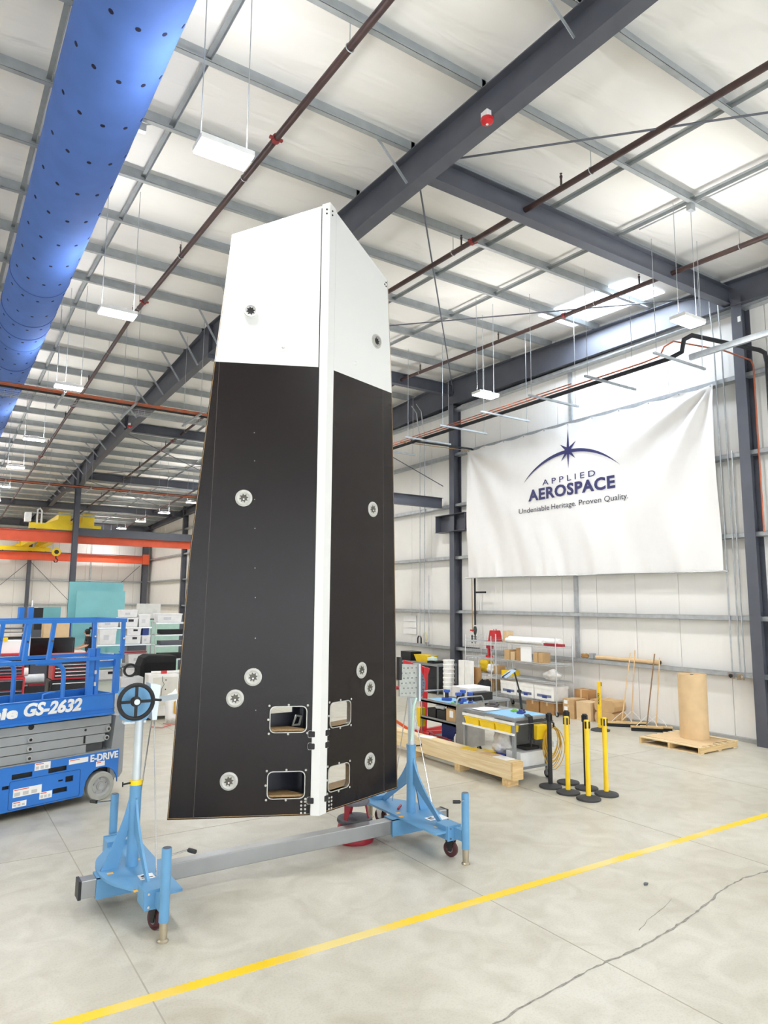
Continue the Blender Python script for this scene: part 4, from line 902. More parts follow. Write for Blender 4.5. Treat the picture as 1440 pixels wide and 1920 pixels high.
lift_wheel(-0.235, -0.012, 1); lift_wheel(-2.15, -0.012, 1); lift_wheel(-0.235, 0.68, 1); lift_wheel(-2.15, 0.68, 1)
MB().box((-0.45, 0.10, 0.17), (-0.0, 0.12, 0.45)).build('wheel_well', M_black, lf)
# grey end column and folded scissor arms
MB().prism([(-0.10, 0.03, 0.24), (0.03, 0.03, 0.24), (0.075, 0.03, 0.30), (0.075, 0.03, 0.93), (0.10, 0.03, 1.02), (-0.06, 0.03, 1.04), (-0.10, 0.03, 0.6)], (0, 0.70, 0)).build('end_column', M_grey, lf)
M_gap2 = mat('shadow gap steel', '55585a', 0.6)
for k in range(4):
    z0, z1 = 0.62+0.108*k, 0.62+0.108*k+0.10
    xr = (-0.45, -0.20, -0.14, -0.12)[k]
    for yy in (0.035, 0.655):
        a_ = MB().hexa([(-2.36, yy, z0+0.012), (xr, yy, z0), (xr, yy+0.05, z0), (-2.36, yy+0.05, z0+0.012), (-2.36, yy, z1+0.012), (xr, yy, z1), (xr, yy+0.05, z1), (-2.36, yy+0.05, z1+0.012)]).build('scissor_arm', M_grey, lf)
        if yy < 0.1:
            for px_ in ((-1.17,) if k in (0, 3) else (-1.17, -0.19+0.02*k-0.02)):
                if k == 3 and px_ == -1.17: continue
                pn = MB().cyl((px_, 0.035, z0+0.05), (px_, 0.0, z0+0.05), 0.032, 14).build('pivot_pin', M_silver, a_); MB().cyl((px_, 0.0, z0+0.05), (px_, -0.008, z0+0.05), 0.018, 6).build('pin_bolt', M_rub, a_)
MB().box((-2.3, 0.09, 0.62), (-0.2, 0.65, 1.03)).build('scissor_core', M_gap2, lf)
MB().cyl((-1.16, 0.034, 1.03), (-1.16, 0.03, 1.03), 0.035, 12).build('arm_hole', M_black, lf)
MB().cyl((-0.47, 0.034, 0.905), (-0.47, 0.03, 0.905), 0.016, 10).build('arm_hole', M_black, lf)
MB().box((-0.49, 0.03, 0.74), (-0.465, 0.034, 0.83)).build('arm_slot', M_black, lf)
# platform tray
pl = MB(); pl.box((-2.5, 0.0, 1.07), (-0.11, 0.02, 1.335)); pl.box((-2.5, 0.0, 1.325), (-0.11, 0.05, 1.34)); pl.box((-2.5, -0.018, 1.07), (-0.11, 0.0, 1.10)); pl.box((-2.5, -0.012, 1.145), (-0.11, 0.0, 1.155)); pl.build('platform_side', M_lift, lf)
MB().box((-2.5, 0.77, 1.07), (-0.11, 0.79, 1.335)).build('platform_side', M_lift, lf)
MB().box((-0.125, 0.0, 1.07), (-0.11, 0.79, 1.335)).build('platform_end', M_lift, lf)
MB().box((-2.5, 0.02, 1.07), (-0.12, 0.78, 1.10)).build('platform_floor', M_grey, lf)
# guard rails
def rail(name, pts, r=0.02): return MB().tube(pts, r, 10).build(name, M_lift, lf, smooth=45)
for y in (0.02, 0.77):
    MB().bar((-2.6, y, 2.29), (0.0, y, 2.29), 0.045, 0.05).build('top_rail', M_lift, lf)
    MB().bar((-2.6, y, 1.80), (-0.02, y, 1.80), 0.035, 0.045).build('mid_rail', M_lift, lf)
    for xa, xb in ((-0.03, -0.03), (-0.97, -1.02), (-1.27, -1.31), (-2.1, -2.1)):
        p_ = MB().bar((xa, y, 2.27), (xb, y, 1.80), 0.045, 0.04, up=(0, 1, 0)).build('rail_post', M_lift, lf)
        MB().cyl((xa*0.5+xb*0.5, y-0.03, 2.05), (xa*0.5+xb*0.5, y+0.03, 2.05), 0.014, 8).build('post_pin', M_chrome, p_)
MB().bar((0.0, 0.02, 2.29), (0.0, 0.77, 2.29), 0.045, 0.05).build('end_rail', M_lift, lf); MB().bar((-0.02, 0.02, 1.80), (-0.02, 0.77, 1.80), 0.035, 0.045).build('end_rail', M_lift, lf)
for y in (0.04, 0.75):
    MB().box((-0.12, y-0.03, 1.33), (-0.05, y+0.03, 1.85)).build('gate_post', M_lift, lf)
MB().box((-0.47, 0.04, 1.12), (-0.40, 0.10, 1.93)).build('gate_post', M_lift, lf); MB().box((-0.38, 0.04, 1.12), (-0.33, 0.10, 1.93)).build('gate_post', M_lift, lf)
MB().box((-0.34, 0.05, 1.68), (-0.10, 0.08, 1.76)).build('gate_bar', M_lift, lf)
for z in (1.45, 1.60): MB().box((-0.40, 0.025, z), (-0.37, 0.04, z+0.05)).build('gate_hinge', M_chrome, lf)
for x0, y in ((-1.12, 0.70), (-0.80, 0.04)):
    MB().tube([(x0-0.35, y, 1.78), (x0-0.16, y, 1.775), (x0-0.06, y, 1.75), (x0-0.01, y, 1.69), (x0, y, 1.60), (x0, y, 1.12)], 0.028, 10).build('curved_rail', M_lift, lf, smooth=50)
MB().tube([(-1.05, 0.03, 1.34), (-1.05, 0.03, 1.40), (-0.95, 0.03, 1.42), (-0.9, 0.03, 1.42)], 0.012, 8).build('grab_loop', M_lift, lf)
for x in (-1.06, -0.94): MB().box((x-0.03, 0.74, 2.3), (x+0.03, 0.80, 2.46)).build('mast_post', M_lift, lf)
MB().cyl((-0.90, 0.82, 1.8), (-0.90, 0.82, 2.55), 0.009, 6).build('white_pole', M_white, lf)
def lift_text(body, x0, x1, z0, h, bold, shear, nm):
    me = text_mesh(nm, body, 1.0, M_white, bold, 0.004, shear=shear)
    xs = [v.co.x for v in me.vertices]; me.transform(Matrix.Translation((-min(xs), 0, 0))); sx = (x1-x0)/(max(xs)-min(xs)); me.transform(Matrix.Diagonal((sx, h/0.73, 1, 1)))
    me.transform(Matrix(((1, 0, 0, x0), (0, 0, -1, -0.004), (0, 1, 0, z0), (0, 0, 0, 1)))); return link(nm, me, lf)
lift_text('GS-2632', -1.275, -0.56, 1.172, 0.148, 0.04, 0.25, 'model_lettering')
lift_text('Genie', -1.98, -1.345, 1.168, 0.13, 0.045, 0.1, 'maker_lettering')
lift_text('E-DRIVE', -0.40, -0.02, 0.505, 0.085, 0.03, 0.0, 'drive_lettering')
# ================================================================== WORK AREA BY THE BANNER WALL
M_bench = mat('grey bench steel', '8d9092', 0.45, 0.25, 0.06, 4); M_mat = mat('light blue bench mat', '8cc1e6', 0.6); M_clear = mat('frosted plastic', 'e4e7e8', 0.35, 0, 0.05, 6, alpha=1)
M_blk2 = mat('black fabric', '1b1b1d', 0.9); M_brown = mat('brown paper', 'b48a5a', 0.85, 0, 0.1, 6)
def boxthing(name, label, cat, lo, hi, m, group=None, lid=None, bevel=0.004, rz=0.0):
    c = ((lo[0]+hi[0])/2, (lo[1]+hi[1])/2); o = MB().box((lo[0]-c[0], lo[1]-c[1], 0), (hi[0]-c[0], hi[1]-c[1], hi[2]-lo[2])).build(name, m, loc=(c[0], c[1], lo[2]), rz=rz, bevel=bevel)
    tag(o, label, cat, group)
    return o
def carton(name, label, lo, hi, m=None, group=None, rz=0.0, tape=True):
    c = ((lo[0]+hi[0])/2, (lo[1]+hi[1])/2); t = thing(name, label, 'box', (c[0], c[1], lo[2]), rz, group)
    x, y, h = (hi[0]-lo[0])/2, (hi[1]-lo[1])/2, hi[2]-lo[2]
    MB().box((-x, -y, 0), (x, y, h-0.004)).build('body', m or M_card, t)
    MB().box((-x, -y, h-0.004), (x, -0.003, h)).build('flap', m or M_card, t); MB().box((-x, 0.003, h-0.004), (x, y, h)).build('flap', m or M_card, t)
    if tape: MB().box((-x-0.001, -0.025, h*0.7), (x+0.001, 0.025, h+0.001)).build('tape', M_card2, t)
    return t
# ---- long wooden crate on blocks
cr = thing('timber_crate', 'long pale timber crate lying on blocks in front of the carts', 'crate', (7.115, 9.2, 0))
MB().box((-0.095, -1.75, 0.10), (-0.075, 1.75, 0.33)).build('side_board', M_pine, cr); MB().box((0.075, -1.75, 0.10), (0.095, 1.75, 0.33)).build('side_board', M_pine, cr)
for y0, y1 in ((-1.75, -0.58), (-0.577, 0.58), (0.583, 1.75)): MB().box((-0.1, y0, 0.33), (0.1, y1, 0.348)).build('lid_board', M_pine, cr)
MB().box((-0.075, -1.74, 0.10), (0.075, 1.74, 0.12)).build('bottom_board', M_pine, cr)
for s in (-1, 1): MB().box((-0.1, s*1.76-0.02, 0.10), (0.1, s*1.76+0.02, 0.345)).build('end_board', M_pineX, cr)
for y in (-1.62, -0.55, 0.6, 1.6): MB().box((-0.1, y-0.06, 0), (0.1, y+0.06, 0.10)).build('foot_block', M_pineX, cr)
for k, (y, c) in enumerate(((-1.5, M_paper), (-1.2, mat('tan card sheet', 'd8b78d', 0.8)), (-0.75, M_yel), (0.35, M_paper))):
    tag(MB().box((-0.09, -0.14, 0), (0.08, 0.14, 0.006)).build('loose_sheet', c, loc=(7.115, 9.2+y, 0.349), rz=0.1*k), ('white sheet lying on the near end of the timber crate', 'tan card lying on the timber crate', 'yellow sheet lying on the timber crate', 'white sheet lying on the crate below the steel cart')[k], 'paper sheet')
# ---- workbench with casters
wbn = thing('workbench', 'grey rolling workbench with a pale blue mat and yellow bins under its top', 'workbench', (7.57, 8.15, 0))
MB().box((-0.35, -0.56, 0.86), (0.35, 0.60, 0.905)).build('bench_top', M_bench, wbn, bevel=0.006)
MB().box((-0.32, -0.52, 0.905), (0.32, 0.12, 0.911)).build('bench_mat', M_mat, wbn)
for sx in (-1, 1):
    for sy in (-0.53, 0.57): MB().box((sx*0.33-0.022, sy-0.022, 0.13), (sx*0.33+0.022, sy+0.022, 0.86)).build('leg', M_bench, wbn)
MB().box((-0.35, -0.55, 0.17), (0.35, 0.59, 0.20)).build('lower_shelf', M_bench, wbn)
MB().box((-0.36, -0.56, 0.805), (-0.345, 0.60, 0.845)).build('bin_rail', M_white, wbn); MB().box((-0.36, -0.56, 0.66), (-0.345, 0.60, 0.69)).build('bin_rail', M_white, wbn)
MB().box((0.30, -0.53, 0.2), (0.32, 0.57, 0.84)).build('back_panel', M_bench, wbn)
MB().tube([(-0.33, -0.57, 0.83), (-0.33, -0.66, 0.83), (0.33, -0.66, 0.83), (0.33, -0.57, 0.83)], 0.014, 8).build('push_handle', M_alu, wbn, smooth=45)
def caster(t, x, y, r=0.06, m=None):
    w_ = MB().lathe([(0.015, -0.015), (r-0.008, -0.016), (r, -0.008), (r, 0.008), (r-0.008, 0.016), (0.015, 0.015)], n=20, axis='x').build('caster_wheel', m or M_rub, t, smooth=40, loc=(x, y, r))
    MB().cyl((-0.017, 0, 0), (0.017, 0, 0), r*0.55, 12).build('hub', M_alu, w_)
    MB().box((-0.024, -0.02, -0.01), (-0.019, 0.02, r+0.02)).box((0.019, -0.02, -0.01), (0.024, 0.02, r+0.02)).box((-0.024, -0.03, r+0.015), (0.024, 0.03, r+0.022)).build('fork', M_steel, w_)
for sx in (-1, 1):
    for sy in (-0.53, 0.57): caster(wbn, sx*0.33, sy)
for k, (y, n_) in enumerate(((-0.33, 'nearest'), (0.02, 'middle'), (0.37, 'farthest'))):
    b = thing('parts_bin', '%s yellow plastic bin hanging under the workbench top' % n_, 'bin', (7.2, 8.15+y, 0.69), 0, 'yellow bins under the workbench')
    MB().hexa([(0.015, -0.15, 0), (0.17, -0.15, 0), (0.17, 0.15, 0), (0.015, 0.15, 0), (0, -0.165, 0.11), (0.17, -0.165, 0.11), (0.17, 0.165, 0.11), (0, 0.165, 0.11)]).build('tub', M_yel, b)
    MB().box((-0.012, -0.165, 0.095), (0.0, 0.165, 0.112)).build('lip', M_yel, b)
b = thing('parts_bin', 'yellow plastic bin hanging at the handle end of the workbench', 'bin', (7.62, 7.50, 0.60), 0, 'yellow bins under the workbench')
MB().hexa([(-0.09, -0.04, 0), (0.09, -0.04, 0), (0.08, 0.04, 0), (-0.08, 0.04, 0), (-0.11, -0.08, 0.2), (0.11, -0.08, 0.2), (0.1, 0.05, 0.2), (-0.1, 0.05, 0.2)]).build('tub', M_yel, b)
# coil of yellow cord
cd = thing('cord_coil', 'coiled yellow extension cord hung on the end of the workbench', 'cord', (7.80, 7.44, 0.55))
rn = random.Random(4)
for k in range(9):
    a, b_, dx = 0.10+0.013*k+rn.uniform(-.01, .01), 0.20+0.012*k, rn.uniform(-.02, .02)
    MB().tube([(dx+a*math.sin(t), -0.05+0.012*(k % 4)+0.01*math.sin(3*t), (0.24-b_)*1.0+b_*math.cos(t)-(0.03 if k > 5 else 0)) for t in [2*math.pi*i/28 for i in range(28)]], 0.0062, 6, closed=True).build('cord_loop', mat('yellow cord', 'd9ad2e', 0.5), cd, smooth=60)
MB().tube([(0, 0.0, 0.30), (0, -0.06, 0.27), (0, -0.06, 0.22)], 0.014, 8).build('hook', M_black, cd)
MB().box((-0.02, -0.07, -0.06), (0.02, -0.03, 0.02)).build('plug', M_clear, cd)
# things on and under the workbench
lp = thing('task_lamp', 'black jointed task lamp with a pale blue shade clamped to the workbench', 'lamp', (7.80, 8.03, 0.911))
MB().lathe([(0.0001, 0.03), (0.045, 0.025), (0.05, 0), (0.0001, 0)], n=16).build('lamp_base', M_black, lp, smooth=40)
MB().cyl((0, 0, 0.02), (-0.05, -0.01, 0.30), 0.018, 8).build('lower_arm', M_black, lp); MB().bar((-0.05, -0.01, 0.30), (-0.15, 0.0, 0.62), 0.022, 0.014).build('upper_arm', M_black, lp)
MB().cyl((-0.05, -0.03, 0.30), (-0.05, 0.02, 0.30), 0.026, 10).build('elbow', M_black, lp)
MB().bar((-0.16, 0.0, 0.625), (-0.36, 0.02, 0.52), 0.12, 0.02).build('lamp_shade', mat('pale blue shade', 'a9c3dd', 0.4), lp)
MB().bar((-0.12, 0.0, 0.635), (-0.37, 0.02, 0.525), 0.03, 0.025).build('shade_spine', M_black, lp)
for k, (x, y, sx, sy, h, m, lab, cat_) in enumerate((
    (7.45, 8.45, .36, .30, .012, M_paper, 'white papers spread on the workbench', 'papers'),
    (7.66, 8.05, .10, .07, .035, mat('lime green plastic', '7fc24a', 0.5), 'green block on the blue bench mat', 'block'),
    (7.62, 7.86, .14, .09, .05, M_navy, 'navy tool bundle beside the lamp base', 'tool'),
    (7.73, 8.62, .30, .16, .06, mat('dark grey cloth', '54504f', 0.9), 'folded dark grey cloth on the far end of the workbench', 'cloth'))):
    mb = MB(); mb.box((-sx/2, -sy/2, 0), (sx/2, sy/2, h*.6)); mb.obox((0.02, 0.01, h*.75), (sx*.7, sy*.6, h*.5), Matrix.Rotation(0.3, 3, 'Z'))
    tag(mb.build('papers' if k == 0 else ('block', 'tool_bundle', 'folded_cloth')[k-1], m, loc=(x, y, 0.912), rz=0.2*k, bevel=0.004), lab, cat_)
cbl = thing('cable_bundle', 'black cables dangling off the front corner of the workbench', 'cables', (7.33, 7.55, 0.9))
for k in range(5): MB().tube([(0.15+.02*k, 0.1, 0.03), (0.1+0.02*k, -0.03, 0.02), (0.08+0.02*k, -0.07, -0.1), (0.07+.025*k, -0.06, -0.3-0.05*(k % 3))], 0.008, 6).build('cable', M_black, cbl)
def lump(name, label, cat_, c, r, m, seed):
    bm = bmesh.new(); bmesh.ops.create_icosphere(bm, subdivisions=3, radius=1.0); rn = random.Random(seed)
    ph = [rn.uniform(0, 6) for _ in range(6)]
    for v in bm.verts:
        k = 1+0.13*math.sin(5*v.co.x+ph[0])+0.12*math.sin(6*v.co.y+ph[1])+0.1*math.sin(7*v.co.z+ph[2])+0.05*math.sin(13*v.co.x+9*v.co.y+ph[3])
        v.co = Vector((v.co.x*r[0]*k, v.co.y*r[1]*k, max(-0.75, v.co.z)*r[2]*k))
    lo = min(v.co.z for v in bm.verts)
    for v in bm.verts: v.co.z -= lo
    me = bpy.data.meshes.new(name); bm.to_mesh(me); bm.free(); me.materials.append(m); me.shade_smooth()
    return tag(link(name, me, None, c), label, cat_)
M_film = mat('crumpled clear film', 'dcdad6', 0.3, 0, 0.1, 8, 0.6, 25)
lump('plastic_bag', 'crumpled clear plastic bag on the lower shelf of the workbench', 'bag', (7.52, 8.16, 0.2), (.16, .17, .2), M_film, 3)
t = thing('battery_tool', 'yellow tool case on the lower shelf of the workbench', 'tool', (7.33, 8.30, 0.2)); MB().box((-0.07, -0.13, 0), (0.07, 0.13, 0.13)).build('case', M_yel, t, bevel=0.015)
for dy in (-0.05, 0.05): MB().cyl((-0.075, dy, 0.08), (-0.068, dy, 0.08), 0.02, 10).build('port', M_black, t)
boxthing('storage_tub', 'small royal blue tub under the workbench', 'tub', (7.25, 7.95, .2), (7.42, 8.12, .32), mat('royal blue plastic', '2b3fae', 0.4))
boxthing('clear_tote', 'clear plastic tote at the near end of the lower bench shelf', 'tote', (7.36, 7.62, .2), (7.85, 7.92, .40), M_clear)
boxthing('storage_case', 'flat dark case on the plastic bag under the workbench', 'case', (7.55, 7.7, .405), (7.82, 7.9, .45), M_black)
# ---- steel cart
ct = thing('steel_cart', 'grey steel two-shelf cart standing behind the timber crate', 'cart', (7.88, 9.85, 0))
for z in (0.16, 0.50, 0.80): MB().box((-0.31, -0.50, z), (0.31, 0.50, z+0.03)).box((-0.31, -0.5, z), (-0.295, 0.5, z+0.06)).build('shelf', M_bench, ct)
MB().box((-0.31, -0.515, 0.14), (0.31, -0.50, 0.86)).build('end_panel', mat('stained stainless panel', '9b9792', 0.4, 0.4, 0.12, 6), ct); MB().box((0.295, -0.5, 0.16), (0.31, 0.5, 0.83)).build('back_panel', M_bench, ct)
for sy in (-0.5, 0.5): MB().tube([(-0.29, sy, 0.14), (-0.29, sy, 0.92), (-0.25, sy, 0.97), (0.25, sy, 0.97), (0.29, sy, 0.92), (0.29, sy, 0.14)], 0.014, 8).build('end_frame', M_alu, ct, smooth=50)
for sx in (-1, 1):
    for sy in (-1, 1): caster(ct, sx*0.26, sy*0.43, 0.06)
boxthing('cart_mat', 'pale blue pad on top of the steel cart', 'mat', (7.60, 9.40, .831), (8.15, 10.30, .838), M_mat)
carton('carton', 'brown carton with a white label on the middle shelf of the steel cart', (7.62, 9.42, .531), (7.85, 9.68, .76), M_card)
boxthing('label_sheet', 'white label on the carton in the steel cart', 'label', (7.612, 9.48, .62), (7.617, 9.58, .73), M_paper)
for k, y in enumerate((9.82, 10.1)): boxthing('black_bin', ('black bin next to the carton in the steel cart', 'black bin at the far side of the steel cart shelf')[k], 'bin', (7.62, y-.12, .531), (7.85, y+.12, .70), M_black, 'black bins in the steel cart')
lump('white_cloth', 'white crumpled gloves on the black bins', 'gloves', (7.70, 9.95, .70), (.08, .12, .05), M_paper, 8)
boxthing('blue_case', 'dark blue case at the back of the bottom cart shelf', 'case', (7.85, 9.45, .19), (8.1, 10.1, .42), M_navy)
t = thing('spray_bottle', 'white spray bottle on the bottom shelf of the steel cart', 'bottle', (7.70, 9.52, .19)); MB().lathe([(0.0001, 0), (.035, 0), (.035, .10), (.012, .14), (.012, .16), (.0001, .16)], n=14).build('bottle', M_white, t, smooth=40); MB().box((-.04, -.01, .16), (.015, .01, .185)).build('trigger', M_navy, t)
tag(MB().tube([(7.66, 9.6, .22), (7.7, 9.8, .23), (7.66, 10.05, .23), (7.7, 10.25, .27), (7.72, 10.3, .21)], 0.018, 8).build('red_hose', M_dred, smooth=50), 'red and white hose on the bottom shelf of the steel cart', 'hose')
boxthing('yellow_box', 'small yellow box hooked on the far end of the steel cart', 'box', (7.56, 10.362, .35), (7.68, 10.47, .68), M_yel)
bl = mat('blue power tool', '3a5bb0', 0.45)
for k, (x, y) in enumerate(((7.75, 9.5), (7.95, 9.42), (8.05, 9.75), (7.85, 9.95))):
    t = thing('power_tool', ('blue power tool at the near corner of the cart top', 'blue power tool beside the rail of the cart top', 'blue power tool at the back of the cart top', 'blue power tool in the middle of the cart top')[k], 'power tool', (x, y, .84), 0.7*k, 'blue power tools on the cart')
    MB().box((-.09, -.03, .0), (.09, .03, .05)).build('tool_body', bl, t, bevel=0.008); MB().box((-.03, -.025, .05), (.03, .025, .14)).build('handle', M_black, t, bevel=0.006); MB().box((-.05, -.035, .14), (.05, .035, .19)).build('battery', bl, t, bevel=0.006)
boxthing('green_pad', 'lime green pad at the corner of the cart top', 'pad', (7.62, 9.40, .84), (7.70, 9.56, .87), MATS['lime green plastic'])
# ---- red hoist and orange jack behind the cart
ho = thing('engine_hoist', 'red steel engine hoist standing behind the steel cart', 'hoist', (8.25, 11.2, 0))
MB().bar((0, 0, 0.06), (0.02, -0.02, 1.30), 0.10, 0.10).build('mast', M_red, ho); MB().bar((-0.30, 0.26, 1.38), (0.10, -0.06, 1.22), 0.09, 0.11).build('boom', M_red, ho)
MB().bar((-0.12, 0.14, 0.7), (-0.16, 0.14, 1.26), 0.05, 0.05).build('ram', M_black, ho); MB().cyl((-0.2, 0.1, 0.86), (0.3, -0.15, 0.86), 0.012, 8).build('pin_bar', M_red, ho)
for d in (-0.25, 0.25): MB().bar((0, d*.3, 0.06), (0.95, d*1.4, 0.05), 0.07, 0.08).build('base_leg', M_red, ho)
MB().bar((-0.08, -0.3, 0.06), (-0.08, 0.3, 0.06), 0.08, 0.08).build('cross_foot', M_red, ho)
M_or = mat('orange enamel', 'e0622e', 0.4)
oj = thing('floor_jack', 'orange steel jack frame half hidden behind the fairing edge', 'jack', (7.85, 11.75, 0))
MB().bar((0, 0, 0.05), (0.0, 0.0, 0.85), 0.07, 0.07).build('post', M_or, oj); MB().bar((0, -0.02, 0.3), (0.32, -0.3, 0.04), 0.05, 0.05).build('brace', M_or, oj); MB().bar((-0.1, 0.3, 0.04), (0.1, -0.35, 0.04), 0.07, 0.06).build('foot', M_or, oj)
MB().cyl((-0.1, 0.1, 0.86), (0.18, -0.15, 0.88), 0.035, 10).build('head', M_dred, oj)
boxthing('parts_tray', 'white open tray behind the top of the steel cart', 'tray', (8.55, 10.2, .781), (9.1, 10.68, .98), M_white)
tb = thing('trestle_table', 'grey trestle table under the white tray', 'table', (8.9, 10.3, 0)); MB().box((-0.4, -0.42, 0.74), (0.4, 0.45, 0.78)).build('table_top', M_bench, tb)
for sx in (-1, 1):
    for sy in (-1, 1): MB().box((sx*.36-.02, sy*.38-.02, 0), (sx*.36+.02, sy*.38+.02, .74)).build('leg', M_bench, tb)
boxthing('dark_case', 'dark grey case on the trestle table', 'case', (8.5, 9.97, .78), (8.95, 10.17, .92), M_black)

# ---- stanchions
M_sy = mat('yellow stanchion post', 'f4cc22', 0.4); M_sb = mat('black stanchion rubber', '3a3a3c', 0.7)
def stanchion(m, name):
    t = thing(name, '', 'stanchion', group='retractable belt stanchions')
    MB().lathe([(0.0001, 0.0), (0.155, 0.0), (0.16, 0.012), (0.155, 0.026), (0.05, 0.05), (0.0001, 0.05)], n=30).build('base', M_sb, t, smooth=35)
    MB().cyl((0, 0, 0.045), (0, 0, 0.93), 0.032, 18).build('post', m, t, smooth=40)
    hd = MB().cyl((0, 0, 0.92), (0, 0, 1.0), 0.032, 18).lathe([(0.0001, 1.018), (0.03, 1.016), (0.034, 1.0)], n=18).build('head', m if m is M_sy else M_black, t, smooth=40)
    for k in range(4):
        a = math.pi/2*k+0.4; MB().obox((0.034*math.cos(a), 0.034*math.sin(a), 0.955), (0.022, 0.02, 0.09), Matrix.Rotation(a, 3, 'Z')).build('belt_slot', M_black, hd)
    return t
s1 = stanchion(M_sy, 'stanchion'); s2_ = stanchion(M_black, 'stanchion')
s1.location = (7.49, 6.50, 0); s1['label'] = 'yellow belt stanchion nearest the camera in the cluster of six'
s2_.location = (7.52, 7.20, 0); s2_['label'] = 'black belt stanchion beside the workbench caster'
copy_tree(s1, None, (7.87, 6.52, 0), 0.3, 'yellow belt stanchion on the pallet side of the cluster'); copy_tree(s1, None, (7.49, 6.85, 0), 0.6, 'yellow belt stanchion between the two others and the workbench')
copy_tree(s2_, None, (7.90, 7.22, 0), 0.2, 'black belt stanchion at the back corner of the cluster'); copy_tree(s2_, None, (7.88, 6.87, 0), 0.9, 'black belt stanchion behind the front yellow post')
far_s = thing('stanchion', 'lone yellow stanchion on a dark octagonal base by the cardboard boxes', 'stanchion', (11.68, 9.78, 0), 0.2, 'retractable belt stanchions')
MB().lathe([(0.0001, 0.0), (0.2, 0.0), (0.2, 0.02), (0.06, 0.06), (0.0001, 0.06)], n=8).build('base', M_sb, far_s)
MB().box((-0.03, -0.03, 0.05), (0.03, 0.03, 0.97)).build('post', M_sy, far_s, bevel=0.006); MB().box((0.02, -0.03, 0.88), (0.06, 0.03, 0.96)).build('belt_slot', M_black, far_s)
me = text_mesh('post_lettering', 'CAUTION', 0.05, M_black, 0.002, 0.001); me.transform(Matrix(((0, 0, -1, -0.031), (0, -1, 0, 0), (0, 0, 0, 0), (0, 0, 0, 1)))@Matrix.Identity(4))
bpy.data.meshes.remove(me)
me = text_mesh('post_lettering', 'CAUTION', 0.05, M_black, 0.002, 0.001); me.transform(Matrix(((0, 0, -1, -0.032), (0, -1, 0, 0.018), (-1, 0, 0, 0.75), (0, 0, 0, 1)))); link('post_lettering', me, far_s)

# ---- pallet with the big cardboard tube
pt = thing('pallet', 'worn wooden pallet lying by the banner wall', 'pallet', (11.88, 7.95, 0), 0.03)
for k, y in enumerate((-0.58, 0.0, 0.58)): MB().box((-0.6, y-0.02, 0.018), (0.6, y+0.02, 0.105)).build('stringer', M_pineX, pt)
for k in range(7): MB().box((-0.6+0.183*k, -0.61, 0.105), (-0.6+0.183*k+0.10+0.02*(k in (0, 6)), 0.61, 0.122)).build('deck_board', M_pine, pt)
for x in (-0.55, 0.0, 0.5): MB().box((x-0.05, -0.61, 0), (x+0.05, 0.61, 0.018)).build('bottom_board', M_pine, pt)
tag(MB().prism([(-0.5, -0.58, 0), (-0.15, -0.60, 0), (0.05, -0.50, 0), (0.38, -0.56, 0), (0.45, 0.5, 0), (-0.48, 0.56, 0)], (0, 0, 0.006)).build('cardboard_sheet', M_card2, loc=(11.88, 7.97, 0.123)), 'torn flat cardboard sheet covering the pallet', 'cardboard')
ctb = thing('cardboard_tube', 'tall tan cardboard drum standing on the pallet', 'cardboard tube', (12.02, 7.90, 0.13))
MB().lathe([(0.245, 0.0), (0.25, 0.0), (0.25, 1.15), (0.237, 1.15), (0.237, 0.02), (0.0001, 0.02)], n=48).build('shell', M_card2, ctb, smooth=40)
MB().lathe([(0.236, 1.135), (0.0001, 1.135)], n=40).build('inner_roll', M_card, ctb)
MB().cyl((0, 0, 1.13), (0, 0, 1.142), 0.03, 12).build('core_hole', M_black, ctb)

# ---- push brooms leaning on the wall
def broom(bx_, by_, ty, label, hm=None, tz=1.5):
    t = thing('push_broom', label, 'broom', (bx_, by_, 0), 0, 'push brooms leaning on the girt'); dx = 12.94-bx_; dy = ty-by_
    d = Vector((dx, dy, 0)); a = math.atan2(-0.45, 0.4)
    R3 = Matrix.Rotation(a, 3, 'Z')
    MB().obox((0, 0, 0.085), (0.62, 0.07, 0.035), R3).build('head', M_pineX, t, bevel=0.004); tag(MB().obox((0, 0, 0.034), (0.6, 0.06, 0.066), R3).build('bristles', M_rub, t), kind='stuff')
    MB().cyl((0, 0, 0.10), (dx, dy, tz), 0.0125, 10).build('handle', hm or mat('pale broom handle', 'dcb98c', 0.6), t, smooth=40)
    u = R3@Vector((1, 0, 0))
    for s in (-1, 1): MB().tube([Vector((0, 0, 0.102))+u*s*0.2, Vector((dx*.12, dy*.12, 0.19))+u*s*0.13, Vector((dx*.15, dy*.15, 0.1+(tz-.1)*.15))], 0.006, 6).build('brace_wire', M_white, t, smooth=50)
    return t
broom(12.42, 9.83, 9.95, 'push broom farthest from the pallet, leaning by the round carton'); broom(12.625, 9.745, 9.83, 'second push broom from the round carton', tz=1.56)
broom(12.42, 9.22, 9.34, 'dark-handled push broom next to the pallet', mat('dark wood handle', '8a6a4c', 0.6), 1.52); broom(12.61, 9.135, 9.22, 'push broom closest to the pallet', tz=1.45)

